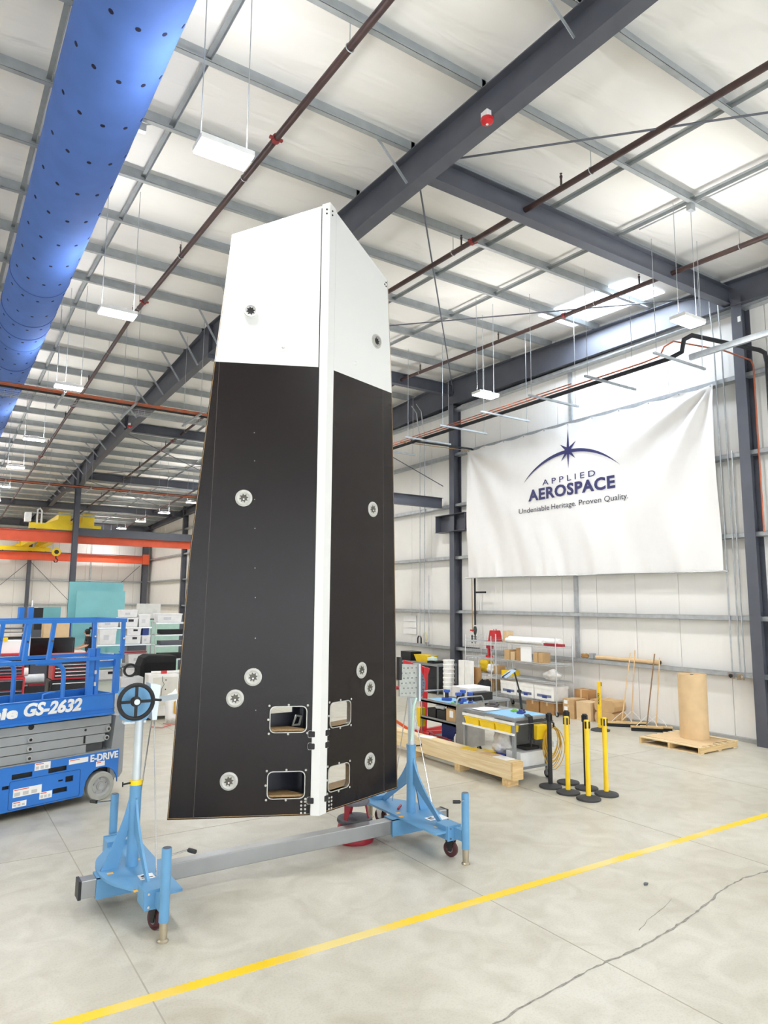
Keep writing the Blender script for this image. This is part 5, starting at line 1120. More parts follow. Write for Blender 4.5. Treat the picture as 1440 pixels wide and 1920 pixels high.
# ---- paper tubes on the girt
for k, (y0, y1, r, z) in enumerate(((9.55, 10.95, 0.045, 1.34), (9.42, 9.70, 0.05, 1.345))):
    t = thing('paper_tube', ('long kraft paper tube lying along the low girt', 'short taped end tube on the low girt beside the brooms')[k], 'paper tube', (13.02, y0, z), 0)
    MB().lathe([(r*.8, 0), (r, 0), (r, y1-y0), (r*.8, y1-y0), (r*.8, 0)], n=18, axis='y').build('tube', M_card2, t, smooth=40); MB().lathe([(0.0001, 0.01), (r*.8, 0.01)], n=14, axis='y').build('bore', M_black, t)
    if k == 1: t.location.x = 12.99; t.location.y = 9.24; t.location.z = 1.342
boxthing('tape_roll_box', 'small grey box on the low girt at the wall post', 'box', (12.99, 11.02, 1.295), (13.1, 11.14, 1.42), M_steel)
lump('paper_scrap', 'crumpled brown paper on the low girt beside the shelving', 'paper', (13.06, 11.3, 1.293), (.05, .11, .06), M_brown, 12)

# ---- wire shelving
M_wire = mat('chrome wire shelving', 'd4d7d9', 0.3, 0.6, 0.05, 10)
def wire_shelf(label, y0, y1, zs, top, mesh_sides, casters):
    t = thing('wire_shelf', label, 'shelving', (12.45, (y0+y1)/2, 0)); h = (y1-y0)/2; dx = 0.28
    for sx in (-1, 1):
        for sy in (-1, 1):
            MB().cyl((sx*dx, sy*h, 0.12 if casters else 0), (sx*dx, sy*h, top), 0.0125, 10).build('post', M_wire, t, smooth=40)
            if casters: caster(t, sx*dx, sy*h, 0.055)
    for z in zs:
        mb = MB()
        for sx in (-1, 1):
            mb.cyl((sx*dx, -h, z), (sx*dx, h, z), 0.006, 6); mb.cyl((sx*dx, -h, z-0.035), (sx*dx, h, z-0.035), 0.005, 6)
            n = int(h*2/0.06); mb.tube([(sx*dx, -h+2*h*i/n, z-(0.035 if i % 2 else 0)) for i in range(n+1)], 0.003, 4)
        for sy in (-1, 1): mb.cyl((-dx, sy*h, z), (dx, sy*h, z), 0.006, 6); mb.cyl((-dx, sy*h, z-0.035), (dx, sy*h, z-0.035), 0.005, 6)
        for i in range(int(h*2/0.03)): mb.cyl((-dx, -h+0.03*i, z+0.003), (dx, -h+0.03*i, z+0.003), 0.0025, 4)
        mb.build('shelf', M_wire, t)
    if mesh_sides:
        for s_ in (-1, 1):
            mb = MB()
            for k in range(9): mb.cyl((-dx+2*dx*k/8, s_*h, zs[0]), (-dx+2*dx*k/8, s_*h, top-0.03), 0.003, 4)
            for k in range(14): z = zs[0]+(top-zs[0])*k/14; mb.cyl((-dx, s_*h, z), (dx, s_*h, z), 0.003, 4)
            mb.build('mesh_side', M_steel, t)
        mb = MB()
        for k in range(11): mb.cyl((dx, -h+2*h*k/10, zs[0]), (dx, -h+2*h*k/10, top-0.03), 0.003, 4)
        for k in range(14): z = zs[0]+(top-zs[0])*k/14; mb.cyl((dx, -h, z), (dx, h, z), 0.003, 4)
        mb.build('mesh_side', M_steel, t)
    return t
wire_shelf('wide chrome wire shelving unit against the banner wall', 11.40, 13.42, (0.33, 0.76, 1.16, 1.57), 1.78, False, True)
wire_shelf('narrow wire mesh shelving unit beside the standpipe', 13.60, 14.62, (0.33, 0.76, 1.16, 1.57), 1.72, True, False)
for k, (y0, y1, lab) in enumerate(((12.72, 13.28, 'white file box on the bottom wire shelf, left of the other two'), (12.14, 12.70, 'white file box on the bottom wire shelf, between the other two'), (11.5, 12.12, 'white file box on the bottom wire shelf, nearest the cartons'))):
    t = thing('file_box', lab, 'file box', (12.43, (y0+y1)/2, 0.337), 0, 'white file boxes on the wire shelf'); w_ = (y1-y0)/2-.01
    MB().box((-0.24, -w_, 0), (0.24, w_, 0.30)).build('body', M_white, t); MB().box((-0.25, -w_-.006, 0.25), (0.25, w_+.006, 0.31)).build('lid', M_white, t)
    MB().box((-0.243, -w_*.75, 0.06), (-0.24, w_*.75, 0.12)).build('label_band', mat('slate blue print', '6f7796', 0.6), t); MB().box((-0.246, -w_*.3, 0.04), (-0.243, w_*.2, 0.10)).build('hand_hole', M_navy, t)
ck_ = (('taller brown carton at the left end of the third wire shelf', 12.98, 13.16, .24, M_card), ('slim brown carton beside the framed paper', 12.60, 12.74, .30, M_brown), ('brown carton right of the framed paper', 12.02, 12.16, .23, M_card), ('brown carton at the right of the third wire shelf', 11.86, 12.00, .23, M_card), ('small tan carton among the third shelf cartons', 12.80, 12.94, .2, M_card2))
for lab, y0, y1, h, m in ck_: carton('carton', lab, (12.22, y0, 1.168), (12.48, y1, 1.168+h), m, 'cartons on the third wire shelf', tape=False)
boxthing('document_frame', 'white framed paper standing on the third wire shelf', 'frame', (12.19, 12.20, 1.168), (12.21, 12.56, 1.53), M_paper)
t = thing('fabric_roll', 'long white roll lying on top of the wide wire shelving', 'roll', (12.45, 12.38, 1.66)); MB().cyl((.03, -0.85, 0), (.03, 0.85, 0), 0.08, 20).build('roll', M_white, t, smooth=40); MB().cyl((-.13, -0.45, -.02), (-.13, 0.8, -.02), 0.06, 16).build('inner_roll', M_white, t, smooth=40)
tag(MB().prism([(0, -0.27, 0), (0.02, 0.30, 0), (0.12, 0.0, 0), (0.12, -0.27, 0)], (0, 0, 0.06)).build('red_folder', M_dred, loc=(12.18, 11.50, 1.577)), 'dark red folder on the top shelf of the wide unit', 'folder')
t = thing('red_case', 'red tool case on top of the narrow mesh shelving', 'case', (12.45, 13.75, 1.577)); MB().hexa([(-.12, -.15, 0), (.12, -.15, 0), (.12, .15, 0), (-.12, .15, 0), (-.1, -.10, .28), (.1, -.10, .28), (.1, .10, .28), (-.1, .10, .28)]).build('case_body', M_red, t, bevel=0.008)
MB().tube([(0, -.05, .28), (0, -.05, .31), (0, .05, .31), (0, .05, .28)], .008, 6).build('handle', M_black, t)
carton('carton', 'tan carton standing on top of the wide wire shelving', (12.4, 13.26, 1.577), (12.62, 13.40, 1.86), M_card2, tape=False)
lump('yellow_bag', 'yellow and white bag on the second shelf of the mesh unit', 'bag', (12.4, 14.05, .768), (.14, .16, .18), M_yel, 5); lump('white_bag', 'white bag bundle on the second shelf of the mesh unit', 'bag', (12.38, 13.76, .768), (.14, .13, .13), M_paper, 6)
carton('carton', 'small carton on the second shelf of the mesh unit end', (12.25, 13.44, .768), (12.5, 13.58, .98), M_card, tape=False)
boxthing('yellow_tray', 'yellow tray at the left of the second wire shelf', 'tray', (12.22, 12.9, .768), (12.5, 13.28, .9), M_yel)
lump('plastic_film', 'clear plastic film bundle on the second wire shelf', 'plastic', (12.4, 11.7, .768), (.18, .22, .12), M_film, 9)
carton('carton', 'brown carton on the bottom shelf of the mesh unit', (12.25, 13.68, .338), (12.55, 13.98, .6), M_card)
t = thing('red_drill_press', 'red clamp stand on the third shelf of the mesh unit', 'clamp', (12.33, 13.85, 1.168)); MB().box((-.05, -.08, 0), (.05, .08, .05)).build('foot', M_red, t); MB().box((-.03, -.03, .05), (.03, .03, .28)).build('post', M_red, t); MB().box((-.05, -.12, .22), (.05, .06, .30)).build('jaw', M_dred, t)
# cartons on the floor
for k, (lo, hi, m, lab, rz) in enumerate((((12.3, 11.02, 0), (12.72, 11.34, .14), M_card, 'flat carton at the foot of the stack beside the shelving', 0), ((12.3, 11.02, .141), (12.72, 11.34, .28), M_card, 'flat carton in the middle of the stack beside the shelving', 0), ((12.3, 11.02, .281), (12.72, 11.34, .42), M_card, 'flat carton on top of the stack beside the shelving', 0),
        ((12.72+.02, 11.0, 0), (13.04, 11.38, .6), M_brown, 'tall brown carton behind the carton stack', 0), ((12.32, 10.60, 0), (12.7, 10.97, .40), M_card2, 'torn open carton next to the carton stack', .12), ((12.76, 10.57, 0), (13.04, 10.95, .42), M_card, 'carton pushed against the wall behind the torn one', 0),
        ((12.3, 11.62, 0), (12.7, 12.05, .27), M_brown, 'low brown carton under the wire shelving, near end', 0), ((12.3, 12.1, 0), (12.7, 12.5, .26), M_brown, 'low brown carton under the wire shelving, far end', 0))):
    c = carton('carton', lab, lo, hi, m, 'cartons on the floor by the shelving', rz)
    if k < 3: boxthing('carton_label', 'white paper label on the %s flat carton of the stack' % ('lowest', 'middle', 'top')[k], 'label', (12.295, 11.2, lo[2]+.03), (12.299, 11.3, lo[2]+.11), M_paper, bevel=0)
rb = thing('round_carton', 'two bulging tan cartons stacked beside the brooms', 'box', (12.62, 10.27, 0), 0.06)
for z in (0, .25): MB().prism([(-.22, -.24, z+.03), (-.22, -.2, z), (-.22, .2, z), (-.22, .24, z+.03), (-.22, .26, z+.12), (-.22, .23, z+.22), (-.22, .18, z+.245), (-.22, -.18, z+.245), (-.22, -.23, z+.22), (-.22, -.26, z+.12)], (.42, 0, 0)).build('carton_body', M_card, rb)
# ---- around the middle column
bk = thing('bucket_stack', 'stack of white plastic buckets in front of the middle column', 'buckets', (11.9, 15.0, 0))
for k in range(8):
    z = .115*k; MB().lathe([(.0001, z), (.13, z), (.15, z+.20), (.158, z+.20), (.158, z+.225), (.15, z+.235), (.0001, z+.235)], n=24).build('bucket', M_white, bk, smooth=35)
for k, y in enumerate((14.28, 14.02)):
    boxthing('white_board', ('white foam board leaning left beside the mesh shelving', 'white foam board leaning right beside the mesh shelving')[k], 'board', (11.75, y-.11, 0), (11.83+.03*k, y+.12, 1.08), M_white, 'white boards by the mesh shelving')
boxthing('wood_offcut', 'brown timber offcut behind the white boards', 'timber', (11.95, 13.85, 0), (12.05, 14.45, .92), M_brown)
lump('backpack', 'black backpack on the floor beside the mesh shelving', 'backpack', (11.95, 13.62, 0), (.18, .2, .35), M_blk2, 14)
boxthing('speaker_box', 'dark box on the floor behind the white boards', 'box', (11.85, 14.45, 0), (12.1, 14.7, .42), M_black)
sb = thing('side_bench', 'grey steel bench with dark mesh front left of the middle column', 'bench', (12.45, 16.75, 0)); MB().box((-.35, -1.0, .78), (.35, 1.0, .84)).build('bench_top', M_bench, sb)
MB().box((-.30, -.95, .1), (.3, .95, .78)).build('mesh_cage', mat('dark mesh', '26262a', 0.7, 0, 0.4, 60, .6, 60), sb)
for sx in (-1, 1):
    for sy in (-1, 1): MB().box((sx*.32-.02, sy*.97-.02, 0), (sx*.32+.02, sy*.97+.02, .78)).build('leg', M_bench, sb)
boxthing('black_crate', 'black box on the grey side bench', 'box', (12.2, 17.2, .841), (12.6, 17.72, 1.1), M_black)
t = thing('yellow_tub', 'yellow tub on the grey side bench', 'tub', (12.4, 16.7, .841)); MB().hexa([(-.14, -.28, 0), (.14, -.28, 0), (.14, .28, 0), (-.14, .28, 0), (-.18, -.36, .2), (.18, -.36, .2), (.18, .36, .2), (-.18, .36, .2)]).build('tub', M_yel, t)
boxthing('black_tray', 'black tray in front of the yellow tub', 'tray', (12.15, 16.05, .841), (12.6, 16.3, .9), M_black)
lump('foam_wrap', 'pale green and white wrap heaped beside the yellow tub', 'wrap', (12.25, 16.2, .9), (.12, .16, .07), mat('pale green wrap', 'cfe3d9', 0.6), 15)
for k, (y, h, c) in enumerate(((17.9, .22, M_black), (17.6, .34, mat('cream plastic', 'eadfb8', 0.5)))):
    t = thing('face_shield', ('black arched holder standing on the low girt', 'cream arched holder standing on the low girt')[k], 'holder', (13.04, y, 1.294)); MB().tube([(0, -.09, 0), (0, -.09, h*.7), (0, -.05, h), (0, .05, h), (0, .09, h*.7), (0, .09, 0)], .022, 8).build('arch', c, t)
tag(MB().box((-.08, -.35, 0), (.02, .35, .02)).build('dark_board', M_black, loc=(13.08, 15.45, 1.292)), 'thin dark board lying on the girt right of the middle column', 'board')
pst = [(XW-0.03, y0, z) for y0, z in ((18.55, 2.05), (18.55, 1.85), (18.55, 1.65))]
for k, p in enumerate(pst): tag(MB().box((-.02, -.35, -.09), (0, .35, .09)).build('notice_sheet', M_paper, loc=p), ('top', 'middle', 'bottom')[k]+' white sheet pinned on the wall at the fairing edge', 'notice')
# ================================================================== CRANE AT THE FAR END
M_orange = mat('orange crane paint', 'e2603a', 0.45, 0, 0.06, 3); M_cy = mat('yellow crane paint', 'f0cf1f', 0.45, 0, 0.05, 3)
for k, (y, x0, x1, lab) in enumerate(((34.2, XL+0.3, 12.7, 'orange crane runway beam carried by the interior columns'), (50.25, XL+0.3, 12.9, 'orange crane runway beam along the far wall'))):
    t = thing('crane_runway', lab, 'crane beam', (0, y, 0), 0, 'orange crane runway beams'); MB().ibeam((x0, 0, 5.14), (x1, 0, 5.14), 0.50, 0.28, 0.02).build('beam', M_orange, t); MB().box((x0, -.03, 5.64), (x1, .03, 5.70)).build('rail', M_frame, t)
    if k == 0: MB().box((5.52, -.2, 5.48), (12.6, -.1, 5.84)).build('girder_channel', M_frame, t)
    else: MB().box((12.45, -.16, 5.1), (12.9, .1, 5.8)).build('end_stop', M_orange, t)
cn = thing('bridge_crane', 'yellow overhead bridge crane riding on the orange beams', 'crane', (5.0, 42.2, 0))
for y, dy in ((-8.0, 1), (8.0, -1)):
    MB().box((-1.5, y-.12, 5.72), (1.5, y+.12, 5.98)).build('end_truck', M_cy, cn)
    for x in (-1.25, 1.25): MB().cyl((x, y-.1, 5.795), (x, y+.1, 5.795), .09, 14).build('truck_wheel', M_black, cn)
    for x in (-0.05, 0.97): MB().prism([(x-.75 if x < .5 else x-.45, y, 5.98), (x+.24, y, 5.98), (x+.24, y, 6.52), (x-.26, y, 6.52), (x-.28, y, 6.2)], (0, .3*dy, 0)).build('gusset', M_cy, cn)
for x in (-.05, .97): MB().box((x-.2, -7.9, 5.99), (x+.2, 7.9, 6.5)).build('bridge_girder', M_cy, cn)
MB().box((-1.7, -8.3, 6.0), (-1.45, -7.9, 6.4)).build('motor', M_white, cn); MB().tube([(-1.2, -8.1, 5.95), (-1.2, -8.1, 6.55), (-1.1, -8.1, 6.62), (-1.02, -8.1, 6.5), (-1.02, -8.1, 5.95)], .04, 8).build('cable_loop', M_white, cn, smooth=50)
MB().cyl((-1.4, -8.1, 6.42), (1.2, -8.1, 6.42), .03, 8).build('drive_shaft', M_steel, cn)
hb = thing('crane_hook', 'yellow and black hook block hanging below the bridge crane', 'crane hook', (5.80, 42.0, 4.7))
MB().cyl((-.05, -.13, .5), (-.05, .13, .5), .22, 20).build('sheave', M_cy, hb, smooth=40); MB().cyl((-.05, -.14, .5), (-.05, -.13, .5), .12, 16).build('sheave_face', M_black, hb)
MB().tube([(-.05, 0, .3), (-.05, 0, .16), (.06, 0, .08), (.02, 0, -.04), (-.1, 0, -.05), (-.14, 0, .03)], .035, 8).build('hook', M_black, hb, smooth=50)
for x in (-.2, .1): MB().cyl((x, 0, .5), (x, 0, 1.285), .012, 6).build('rope', M_steel, hb)

# ================================================================== BACKGROUND BEHIND THE LIFT
M_teal = mat('teal tooling board', '88c8d0', 0.6, 0, 0.07, 1.5, 0.1, 20)
def tb_(x0, x1, y, z0, z1, lab, t=.05):
    o = MB().box((x0, -t, 0), (x1, 0, z1-z0)).build('tooling_board', M_teal, loc=(0, y, z0)); return tag(o, lab, 'board', 'teal boards behind the shelves')
tb_(3.9, 5.62, 25.1, 0, 3.17, 'tall teal board standing farthest back'); tb_(4.06, 5.58, 24.6, 0, 2.88, 'lower teal board leaning in front of the tall one'); tb_(3.15, 3.85, 26.2, 0, 2.33, 'narrow teal board beside the dark screen at the back'); tb_(3.98, 5.0, 24.4, 0, 1.95, 'short teal panel behind the standing woman')
def chest(name, label, x0, x1, y, z0, z1, nd, m, group=None):
    t = thing(name, label, 'tool chest', ((x0+x1)/2, y, z0), 0, group); w_ = (x1-x0)/2
    MB().box((-w_, 0, 0), (w_, .5, z1-z0)).build('body', m, t)
    h = (z1-z0-.06)/nd
    for k in range(nd):
        d = MB().box((-w_+.035, -.012, .03+h*k+.004), (w_-.035, 0, .03+h*(k+1)-.006)).build('drawer', M_black, t); MB().box((-w_+.04, -.03, .03+h*(k+1)-.03), (w_-.04, -.012, .03+h*(k+1)-.012)).build('drawer_pull', M_chrome, d)
    return t
M_craft = mat('bright red cabinet', 'c9323a', 0.4)
chest('tool_chest', 'red tool chest with black drawers right of the lift posts, upper box', 2.02, 2.68, 14.2, 1.10, 1.55, 6, M_craft); chest('tool_chest', 'black lower cabinet under the right-hand red tool chest', 1.98, 2.70, 14.15, 0, 1.09, 5, M_black)
chest('tool_chest', 'red tool chest at the picture edge behind the lift, upper box', 0.85, 1.55, 14.2, 1.19, 1.60, 6, M_craft); chest('tool_chest', 'red lower cabinet at the picture edge behind the lift', 0.83, 1.57, 14.15, 0, 1.18, 6, M_craft)
boxthing('paper_stack', 'stack of white papers and forms on the edge tool chest', 'papers', (0.9, 14.3, 1.601), (1.5, 14.6, 1.82), M_paper)
boxthing('orange_tape', 'small orange and yellow pack on the paper stack', 'pack', (1.18, 14.25, 1.821), (1.26, 14.35, 1.88), M_yel)
mp_ = thing('bench_grinder', 'black and silver machine between the two tool chests', 'machine', (1.75, 14.35, 0)); MB().box((-.16, -.1, 0), (.16, .2, 1.0)).build('pedestal', M_black, mp_); MB().cyl((-.18, 0, 1.12), (.15, 0, 1.12), .09, 14).build('motor', M_steel, mp_, smooth=40); MB().cyl((-.2, 0, 1.25), (-.12, 0, 1.25), .08, 12).build('wheel_guard', M_white, mp_, smooth=40); MB().box((-.1, -.05, 1.0), (.16, .1, 1.06)).build('bed', M_dred, mp_)
t = thing('display_screen', 'large black screen standing behind the tool chests', 'screen', (2.24, 16.2, 0)); MB().box((-.42, -.03, 1.25), (.42, .03, 1.77)).build('panel', mat('black screen glass', '0c0c0e', 0.2), t); MB().box((-.05, -.02, .05), (.05, .04, 1.25)).build('stand', M_black, t); MB().box((-.3, -.25, 0), (.3, .25, .05)).build('foot', M_black, t)
cb = thing('supply_cabinet', 'black supply cabinet under the big cardboard box', 'cabinet', (2.4, 17.35, 0)); MB().box((-.45, -.25, 0), (.45, .3, 1.72)).build('body', M_black, cb)
for s in (-1, 1): MB().box((s*.22-.2, -.262, .1), (s*.22+.2, -.25, 1.65)).build('door', M_frame, cb)
carton('carton', 'big tan cardboard box on the black supply cabinet', (2.2, 17.1, 1.721), (2.72, 17.5, 2.07), M_card2)
rk = thing('flat_rack', 'rack of dark and white sheet stock at the picture edge', 'rack', (1.5, 18.3, 0))
for x in (-.75, .6): MB().box((x-.03, -.03, 0), (x+.03, .03, 2.0)).build('post', M_frame, rk); MB().box((x-.03, .57, 0), (x+.03, .63, 2.0)).build('post', M_frame, rk)
for k in range(9): MB().box((-.74, -.02, 1.0+.11*k), (.6, .6, 1.03+.11*k)).build('sheet', (M_black, M_white, M_frame)[k % 3], rk)
boxthing('wall_screen', 'small black screen beyond the sheet rack', 'screen', (2.85, 25.3, 1.6), (3.2, 25.4, 2.3), M_black); boxthing('screen_plinth', 'dark plinth under the small black screen', 'plinth', (2.8, 25.2, 0), (3.25, 25.6, 1.6), M_frame)
wt = thing('layup_table', 'white work table in front of the woman', 'table', (3.95, 23.3, 0)); MB().box((-.6, -.45, .98), (.18, .45, 1.03)).build('table_top', M_white, wt)
for sx in (-.55, .13):
    for sy in (-.4, .4): MB().box((sx-.03, sy-.03, 0), (sx+.03, sy+.03, .98)).build('leg', M_alu, wt)
tag(MB().prism([(-.3, -.2, 0), (.2, -.25, 0), (.25, .2, 0), (-.2, .25, 0)], (0, 0, .17)).build('white_film', M_paper, loc=(3.62, 23.35, 1.03)), 'heap of white film on the work table', 'film')
tf = thing('tall_frame', 'dark blue upright frame beside the woman', 'frame', (3.84, 24.05, 0)); MB().box((-.03, -.03, 0), (.03, .03, 1.98)).build('upright', M_navy, tf); MB().box((-.03, -.03, 1.93), (.7, .03, 1.98)).build('crossbar', M_white, tf); MB().box((.65, -.03, 0), (.7, .03, 1.93)).build('upright', M_navy, tf)
# ---- woman standing at the table
def person():
    V = [(0, 0, .95), (0, .0, 1.08), (-.02, 0, 1.25), (-.04, 0, 1.40), (-.055, 0, 1.47), (-.075, 0, 1.545), (-.085, 0, 1.62),      # pelvis .. crown
         (-.03, .16, 1.40), (-.08, .20, 1.18), (-.27, .15, 1.09), (-.35, .13, 1.09), (-.03, -.16, 1.40), (-.08, -.20, 1.18), (-.27, -.15, 1.09), (-.35, -.13, 1.09),
         (0, .09, .88), (-.01, .10, .50), (.02, .10, .09), (-.10, .11, .04), (0, -.09, .88), (-.01, -.10, .50), (.02, -.10, .09), (-.10, -.11, .04), (-.155, 0, 1.56)]
    E = [(0, 1), (1, 2), (2, 3), (3, 4), (4, 5), (5, 6), (3, 7), (7, 8), (8, 9), (9, 10), (3, 11), (11, 12), (12, 13), (13, 14), (0, 15), (15, 16), (16, 17), (17, 18), (0, 19), (19, 20), (20, 21), (21, 22), (5, 23)]
    R = [.13, .12, .12, .11, .05, .08, .065, .06, .042, .033, .03, .06, .042, .033, .03, .09, .06, .042, .035, .09, .06, .042, .035, .016]
    me = bpy.data.meshes.new('person'); me.from_pydata(V, E, []); o = bpy.data.objects.new('person', me); COL.objects.link(o)
    md = o.modifiers.new('skin', 'SKIN'); md.use_smooth_shade = True
    for i, r in enumerate(R): me.skin_vertices[0].data[i].radius = (r, r)
    me.skin_vertices[0].data[0].use_root = True
    o.modifiers.new('sub', 'SUBSURF').levels = 2; o.modifiers['sub'].render_levels = 2
    dg = bpy.context.evaluated_depsgraph_get(); m2 = bpy.data.meshes.new_from_object(o.evaluated_get(dg)); bpy.data.objects.remove(o)
    m2.materials.clear()
    for m in (mat('skin', 'd9a68c', .6), mat('charcoal shirt', '2c2c34', .85), mat('dark trousers', '23242c', .85), M_black): m2.materials.append(m)
    for p in m2.polygons:
        c = p.center; p.material_index = 0
        if c.z < .1: p.material_index = 3
        elif c.z < .98 and c.x > -.2: p.material_index = 2
        elif c.z < 1.45 and c.x > -.12 and not (abs(c.y) > .13 and c.z < 1.2): p.material_index = 1
    m2.shade_smooth(); return m2
pe = link('person', person(), None, (4.34, 23.55, 0), 0.0); tag(pe, 'woman in a dark shirt with bun and glasses working at the white table', 'person')
MB().lathe([(.0001, .09), (.05, .08), (.085, .03), (.09, -.03), (.07, -.09), (.0001, -.1)], (-.06, 0, 1.59), 16).build('hair', mat('dark hair', '2a1d18', .6), pe, smooth=80); MB().lathe([(.0001, .05), (.04, .03), (.05, 0), (.04, -.03), (.0001, -.05)], (.02, 0, 1.69), 14).build('hair_bun', MATS['dark hair'], pe, smooth=80)
MB().tube([(-.165, -.05, 1.57), (-.17, 0, 1.575), (-.165, .05, 1.57), (-.08, .09, 1.58)], .006, 6).tube([(-.165, -.05, 1.57), (-.08, -.09, 1.58)], .006, 6).build('glasses', M_black, pe)
for s in (-1, 1):
    hd = MB()
    for k, (dy, L) in enumerate(((-.03, .06), (-.01, .075), (.01, .08), (.03, .065))): hd.tube([(-.37, s*.13+dy, 1.09), (-.37-L*.6, s*.13+dy*1.1, 1.085), (-.37-L, s*.13+dy*1.1, 1.065)], .0085, 6)
    hd.tube([(-.35, s*.13-s*.03, 1.085), (-.38, s*.13-s*.06, 1.08), (-.41, s*.13-s*.065, 1.07)], .009, 6); hd.obox((-.36, s*.13, 1.09), (.07, .08, .028)); hd.build('hand', mat('skin', 'd9a68c', .6), pe, smooth=60)

# ---- racks of white bins right of the lift
def bin_rack(label, x0, x1, y, zs, top):
    t = thing('bin_rack', label, 'shelving', ((x0+x1)/2, y, 0)); w_ = (x1-x0)/2
    for sx in (-1, 1):
        for sy in (0, .45): MB().cyl((sx*w_, sy, 0), (sx*w_, sy, top), .0125, 8).build('post', M_wire, t)
    for z in zs:
        mb = MB().box((-w_, -.01, z-.035), (w_, 0, z)).box((-w_, .45, z-.035), (w_, .46, z)).box((-w_, 0, z-.012), (w_, .45, z)); mb.build('shelf', M_wire, t)
    return t
bin_rack('chrome rack packed with white bins right of the lift', 3.69, 5.05, 19.0, (.55, .92, 1.43, 1.87), 2.0); bin_rack('chrome rack with bins closest to the fairing edge', 5.15, 6.15, 19.0, (.55, 1.02, 1.38, 1.66, 1.98), 2.0)
M_bin = mat('white storage bin', 'f3f3f4', .5); M_greenb = mat('pale green glass board', 'b9ddd0', .4)
def wbin(x0, x1, y, z0, z1, lab, mark=0):
    t = thing('storage_bin', lab, 'bin', ((x0+x1)/2, y, z0), 0, 'white bins on the racks'); w_ = (x1-x0)/2-.006; h = z1-z0
    MB().hexa([(-w_*.94, .01, 0), (w_*.94, .01, 0), (w_*.94, .38, 0), (-w_*.94, .38, 0), (-w_, 0, h*.86), (w_, 0, h*.86), (w_, .4, h*.86), (-w_, .4, h*.86)]).build('tub', M_bin, t); MB().box((-w_-.008, -.012, h*.86), (w_+.008, .41, h-.002)).build('lid', M_bin, t)
    if mark == 1: MB().box((-.02, -.003, h*.55), (w_*.5, .0, h*.8)).build('black_tag', M_black, t)
    elif mark == 2: MB().box((-w_*.5, -.003, h*.3), (w_*.1, .0, h*.6)).build('paper_tag', mat('pale grey tag', 'd5d7dd', .6), t)
for a in ((4.24, 4.66, 19.0, 2.13, 2.32, 'topmost white bin next to the teal boards', 2), (4.22, 4.69, 19.0, 1.875, 2.12, 'white bin directly under the topmost one', 1), (4.70, 5.0, 19.0, 1.875, 2.20, 'tall white bin on the top shelf beside the tagged bin', 2), (5.18, 5.85, 19.0, 1.985, 2.22, 'long white box on the top of the rack nearest the fairing', 2),
          (4.41, 4.78, 19.0, 1.655, 1.85, 'white bin with a black tag on the upper middle shelf', 1), (4.38, 4.78, 19.0, 1.435, 1.652, 'white bin with a black tag on the lower middle shelf', 1), (4.80, 5.02, 19.0, 1.435, 1.65, 'white bin at the end of the lower middle shelf', 2), (4.48, 5.02, 19.0, .925, 1.17, 'white bin on the low shelf beside the lift gate', 2), (3.74, 4.16, 19.0, 1.435, 1.83, 'big white box seen through the lift rails', 2),
          (3.74, 4.2, 19.0, .925, 1.2, 'white bin seen through the lift rails on the low shelf', 2), (3.74, 4.2, 19.0, 1.875, 2.06, 'flat white bin on the top shelf above the lift rail', 2), (3.74, 4.3, 19.0, .555, .80, 'white bin on the bottom shelf behind the lift gate', 1), (4.35, 5.0, 19.0, .555, .82, 'white bin on the bottom shelf next to the grey machine', 1)):
    wbin(*a)
boxthing('blue_pack', 'blue folded pack on the upper middle shelf', 'pack', (4.82, 19.02, 1.655), (4.98, 19.3, 1.85), M_navy); boxthing('red_clipboard', 'red and grey clipboard on the rack middle shelf', 'clipboard', (4.30, 19.0, 1.205), (4.95, 19.3, 1.24), M_dred)
for k, (z, h) in enumerate(((1.03, .13), (1.39, .10), (1.67, .12))): boxthing('grey_tray', ('lowest', 'middle', 'upper')[k]+' dark grey tray on the rack nearest the fairing', 'tray', (5.3, 19.05, z), (6.05, 19.4, z+h), (M_rub, M_frame, M_rub)[k], 'dark trays on the rack')
tag(MB().box((0, 0, 0), (.95, .03, 2.0)).build('glass_board', M_greenb, loc=(5.5, 21.2, 0)), 'pale green board standing behind the rack', 'board')
boxthing('back_shelf_box', 'white carton on the far shelf above the racks', 'box', (6.6, 26.6, 1.9), (7.35, 27.1, 2.45), M_white); boxthing('back_shelf', 'grey cabinet under the far white carton', 'cabinet', (6.2, 26.5, 0), (8.2, 27.2, 1.9), M_frame)
t = thing('covered_machine', 'machine under a black quilted cover', 'machine cover', (4.62, 16.75, 0)); MB().prism([(-.38, 0, 0), (.45, 0, 0), (.45, 0, 1.27), (-.2, 0, 1.3), (-.31, 0, 1.24), (-.38, 0, 1.05)], (0, .6, 0)).build('cover', M_blk2, t, bevel=.04); MB().box((-.3, -.012, .12), (.42, 0, 1.12)).build('front_opening', mat('deep black', '101012', .9), t)
wm = thing('white_machine', 'white control cabinet with a wavy side panel behind the handwheel', 'machine', (4.45, 15.6, 0), -0.1)
MB().box((-.32, 0, .08), (.32, .5, .96)).build('cabinet', M_white, wm, bevel=.01); MB().box((-.22, -.006, .3), (.3, 0, .9)).build('front_panel', mat('beige panel', 'dcdacf', .5), wm)
MB().tube([(-.02, -.008, .92), (-.02, -.008, .82), (.02, -.008, .75), (-.03, -.008, .66), (-.04, -.008, .5)], .006, 6).build('wavy_edge', M_frame, wm)
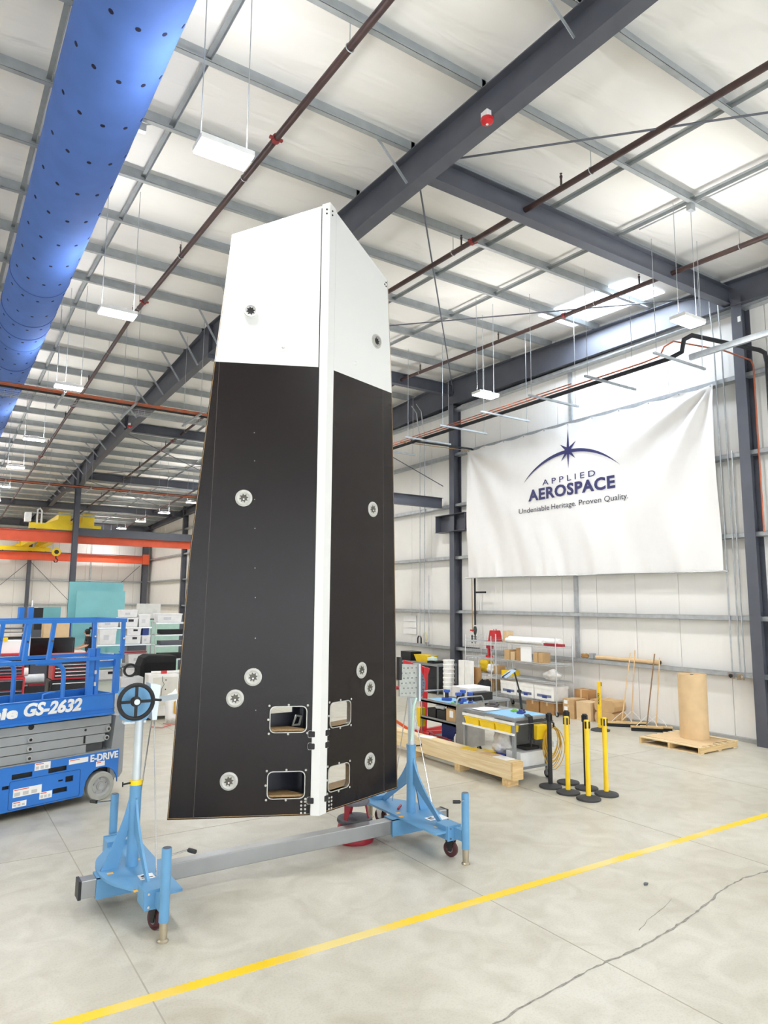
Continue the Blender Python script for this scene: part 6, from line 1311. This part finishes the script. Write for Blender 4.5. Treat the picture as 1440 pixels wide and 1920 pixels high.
for x, z in ((.05, .84), (.05, .64), (.2, .5)): MB().cyl((x, -.006, z), (x, -.014, z), .014, 10).build('screw', M_black, wm)
MB().cyl((-.25, .1, 1.0), (.35, .1, 1.0), .03, 10).build('top_bar', M_white, wm); MB().cyl((-.05, .1, 1.0), (.08, .1, 1.0), .033, 10).build('red_band', M_red, wm)
for sx in (-.26, .26): MB().box((sx-.04, .02, 0), (sx+.04, .45, .08)).build('foot', M_black, wm)
lump('cloth_bag', 'white cloth bag with ochre stripes beside the white cabinet', 'bag', (4.52, 15.05, .0), (.14, .12, .36), M_paper, 23)
tag(MB().prism([(0, 0, 0), (.05, 0, -.02), (.03, 0, .26), (-.0, 0, .22)], (0, -.01, 0)).build('ochre_strap', mat('ochre strap', 'c79a3d', .7), loc=(4.50, 14.93, .22)), 'ochre strap on the white cloth bag', 'strap')
tag(MB().tube([(4.0, 14.7, .02), (4.15, 14.5, .02), (4.4, 14.75, .02), (4.3, 14.95, .025), (4.55, 14.72, .02), (4.8, 14.6, .02), (5.1, 14.9, .02)], .012, 6).build('red_air_hose', mat('pale red hose', 'c77a72', .5), smooth=60), 'pale red air hose lying on the floor by the white cabinet', 'hose')
for k, (x, y, r) in enumerate(((3.95, 16.4, .15),)): tag(MB().lathe([(r-.04, -.05), (r, -.05), (r, .05), (r-.04, .05), (r-.04, -.05)], n=24, axis='y').build('spare_ring', M_rub, loc=(x, y+.1, 1.0)), 'dark ring resting on the grey box behind the handwheel', 'ring')
boxthing('grey_tote', 'pale grey tote behind the handwheel', 'tote', (3.72, 16.3, .0), (4.2, 16.72, .85), mat('pale grey plastic', 'd6d7da', .5))
tag(MB().prism([(-.03, -.01, 0), (.0, -.02, 0), (.035, -.005, 0), (.02, .02, 0), (-.01, .012, 0)], (0, 0, .012)).build('metal_scrap', M_frame, loc=(5.72, 4.33, 0)), 'small grey scrap lying on the floor in front of the yellow line', 'scrap')

for _o in list(COL.objects):
    if _o.type == 'MESH' and _o.data.users > 1: _o.data = _o.data.copy()
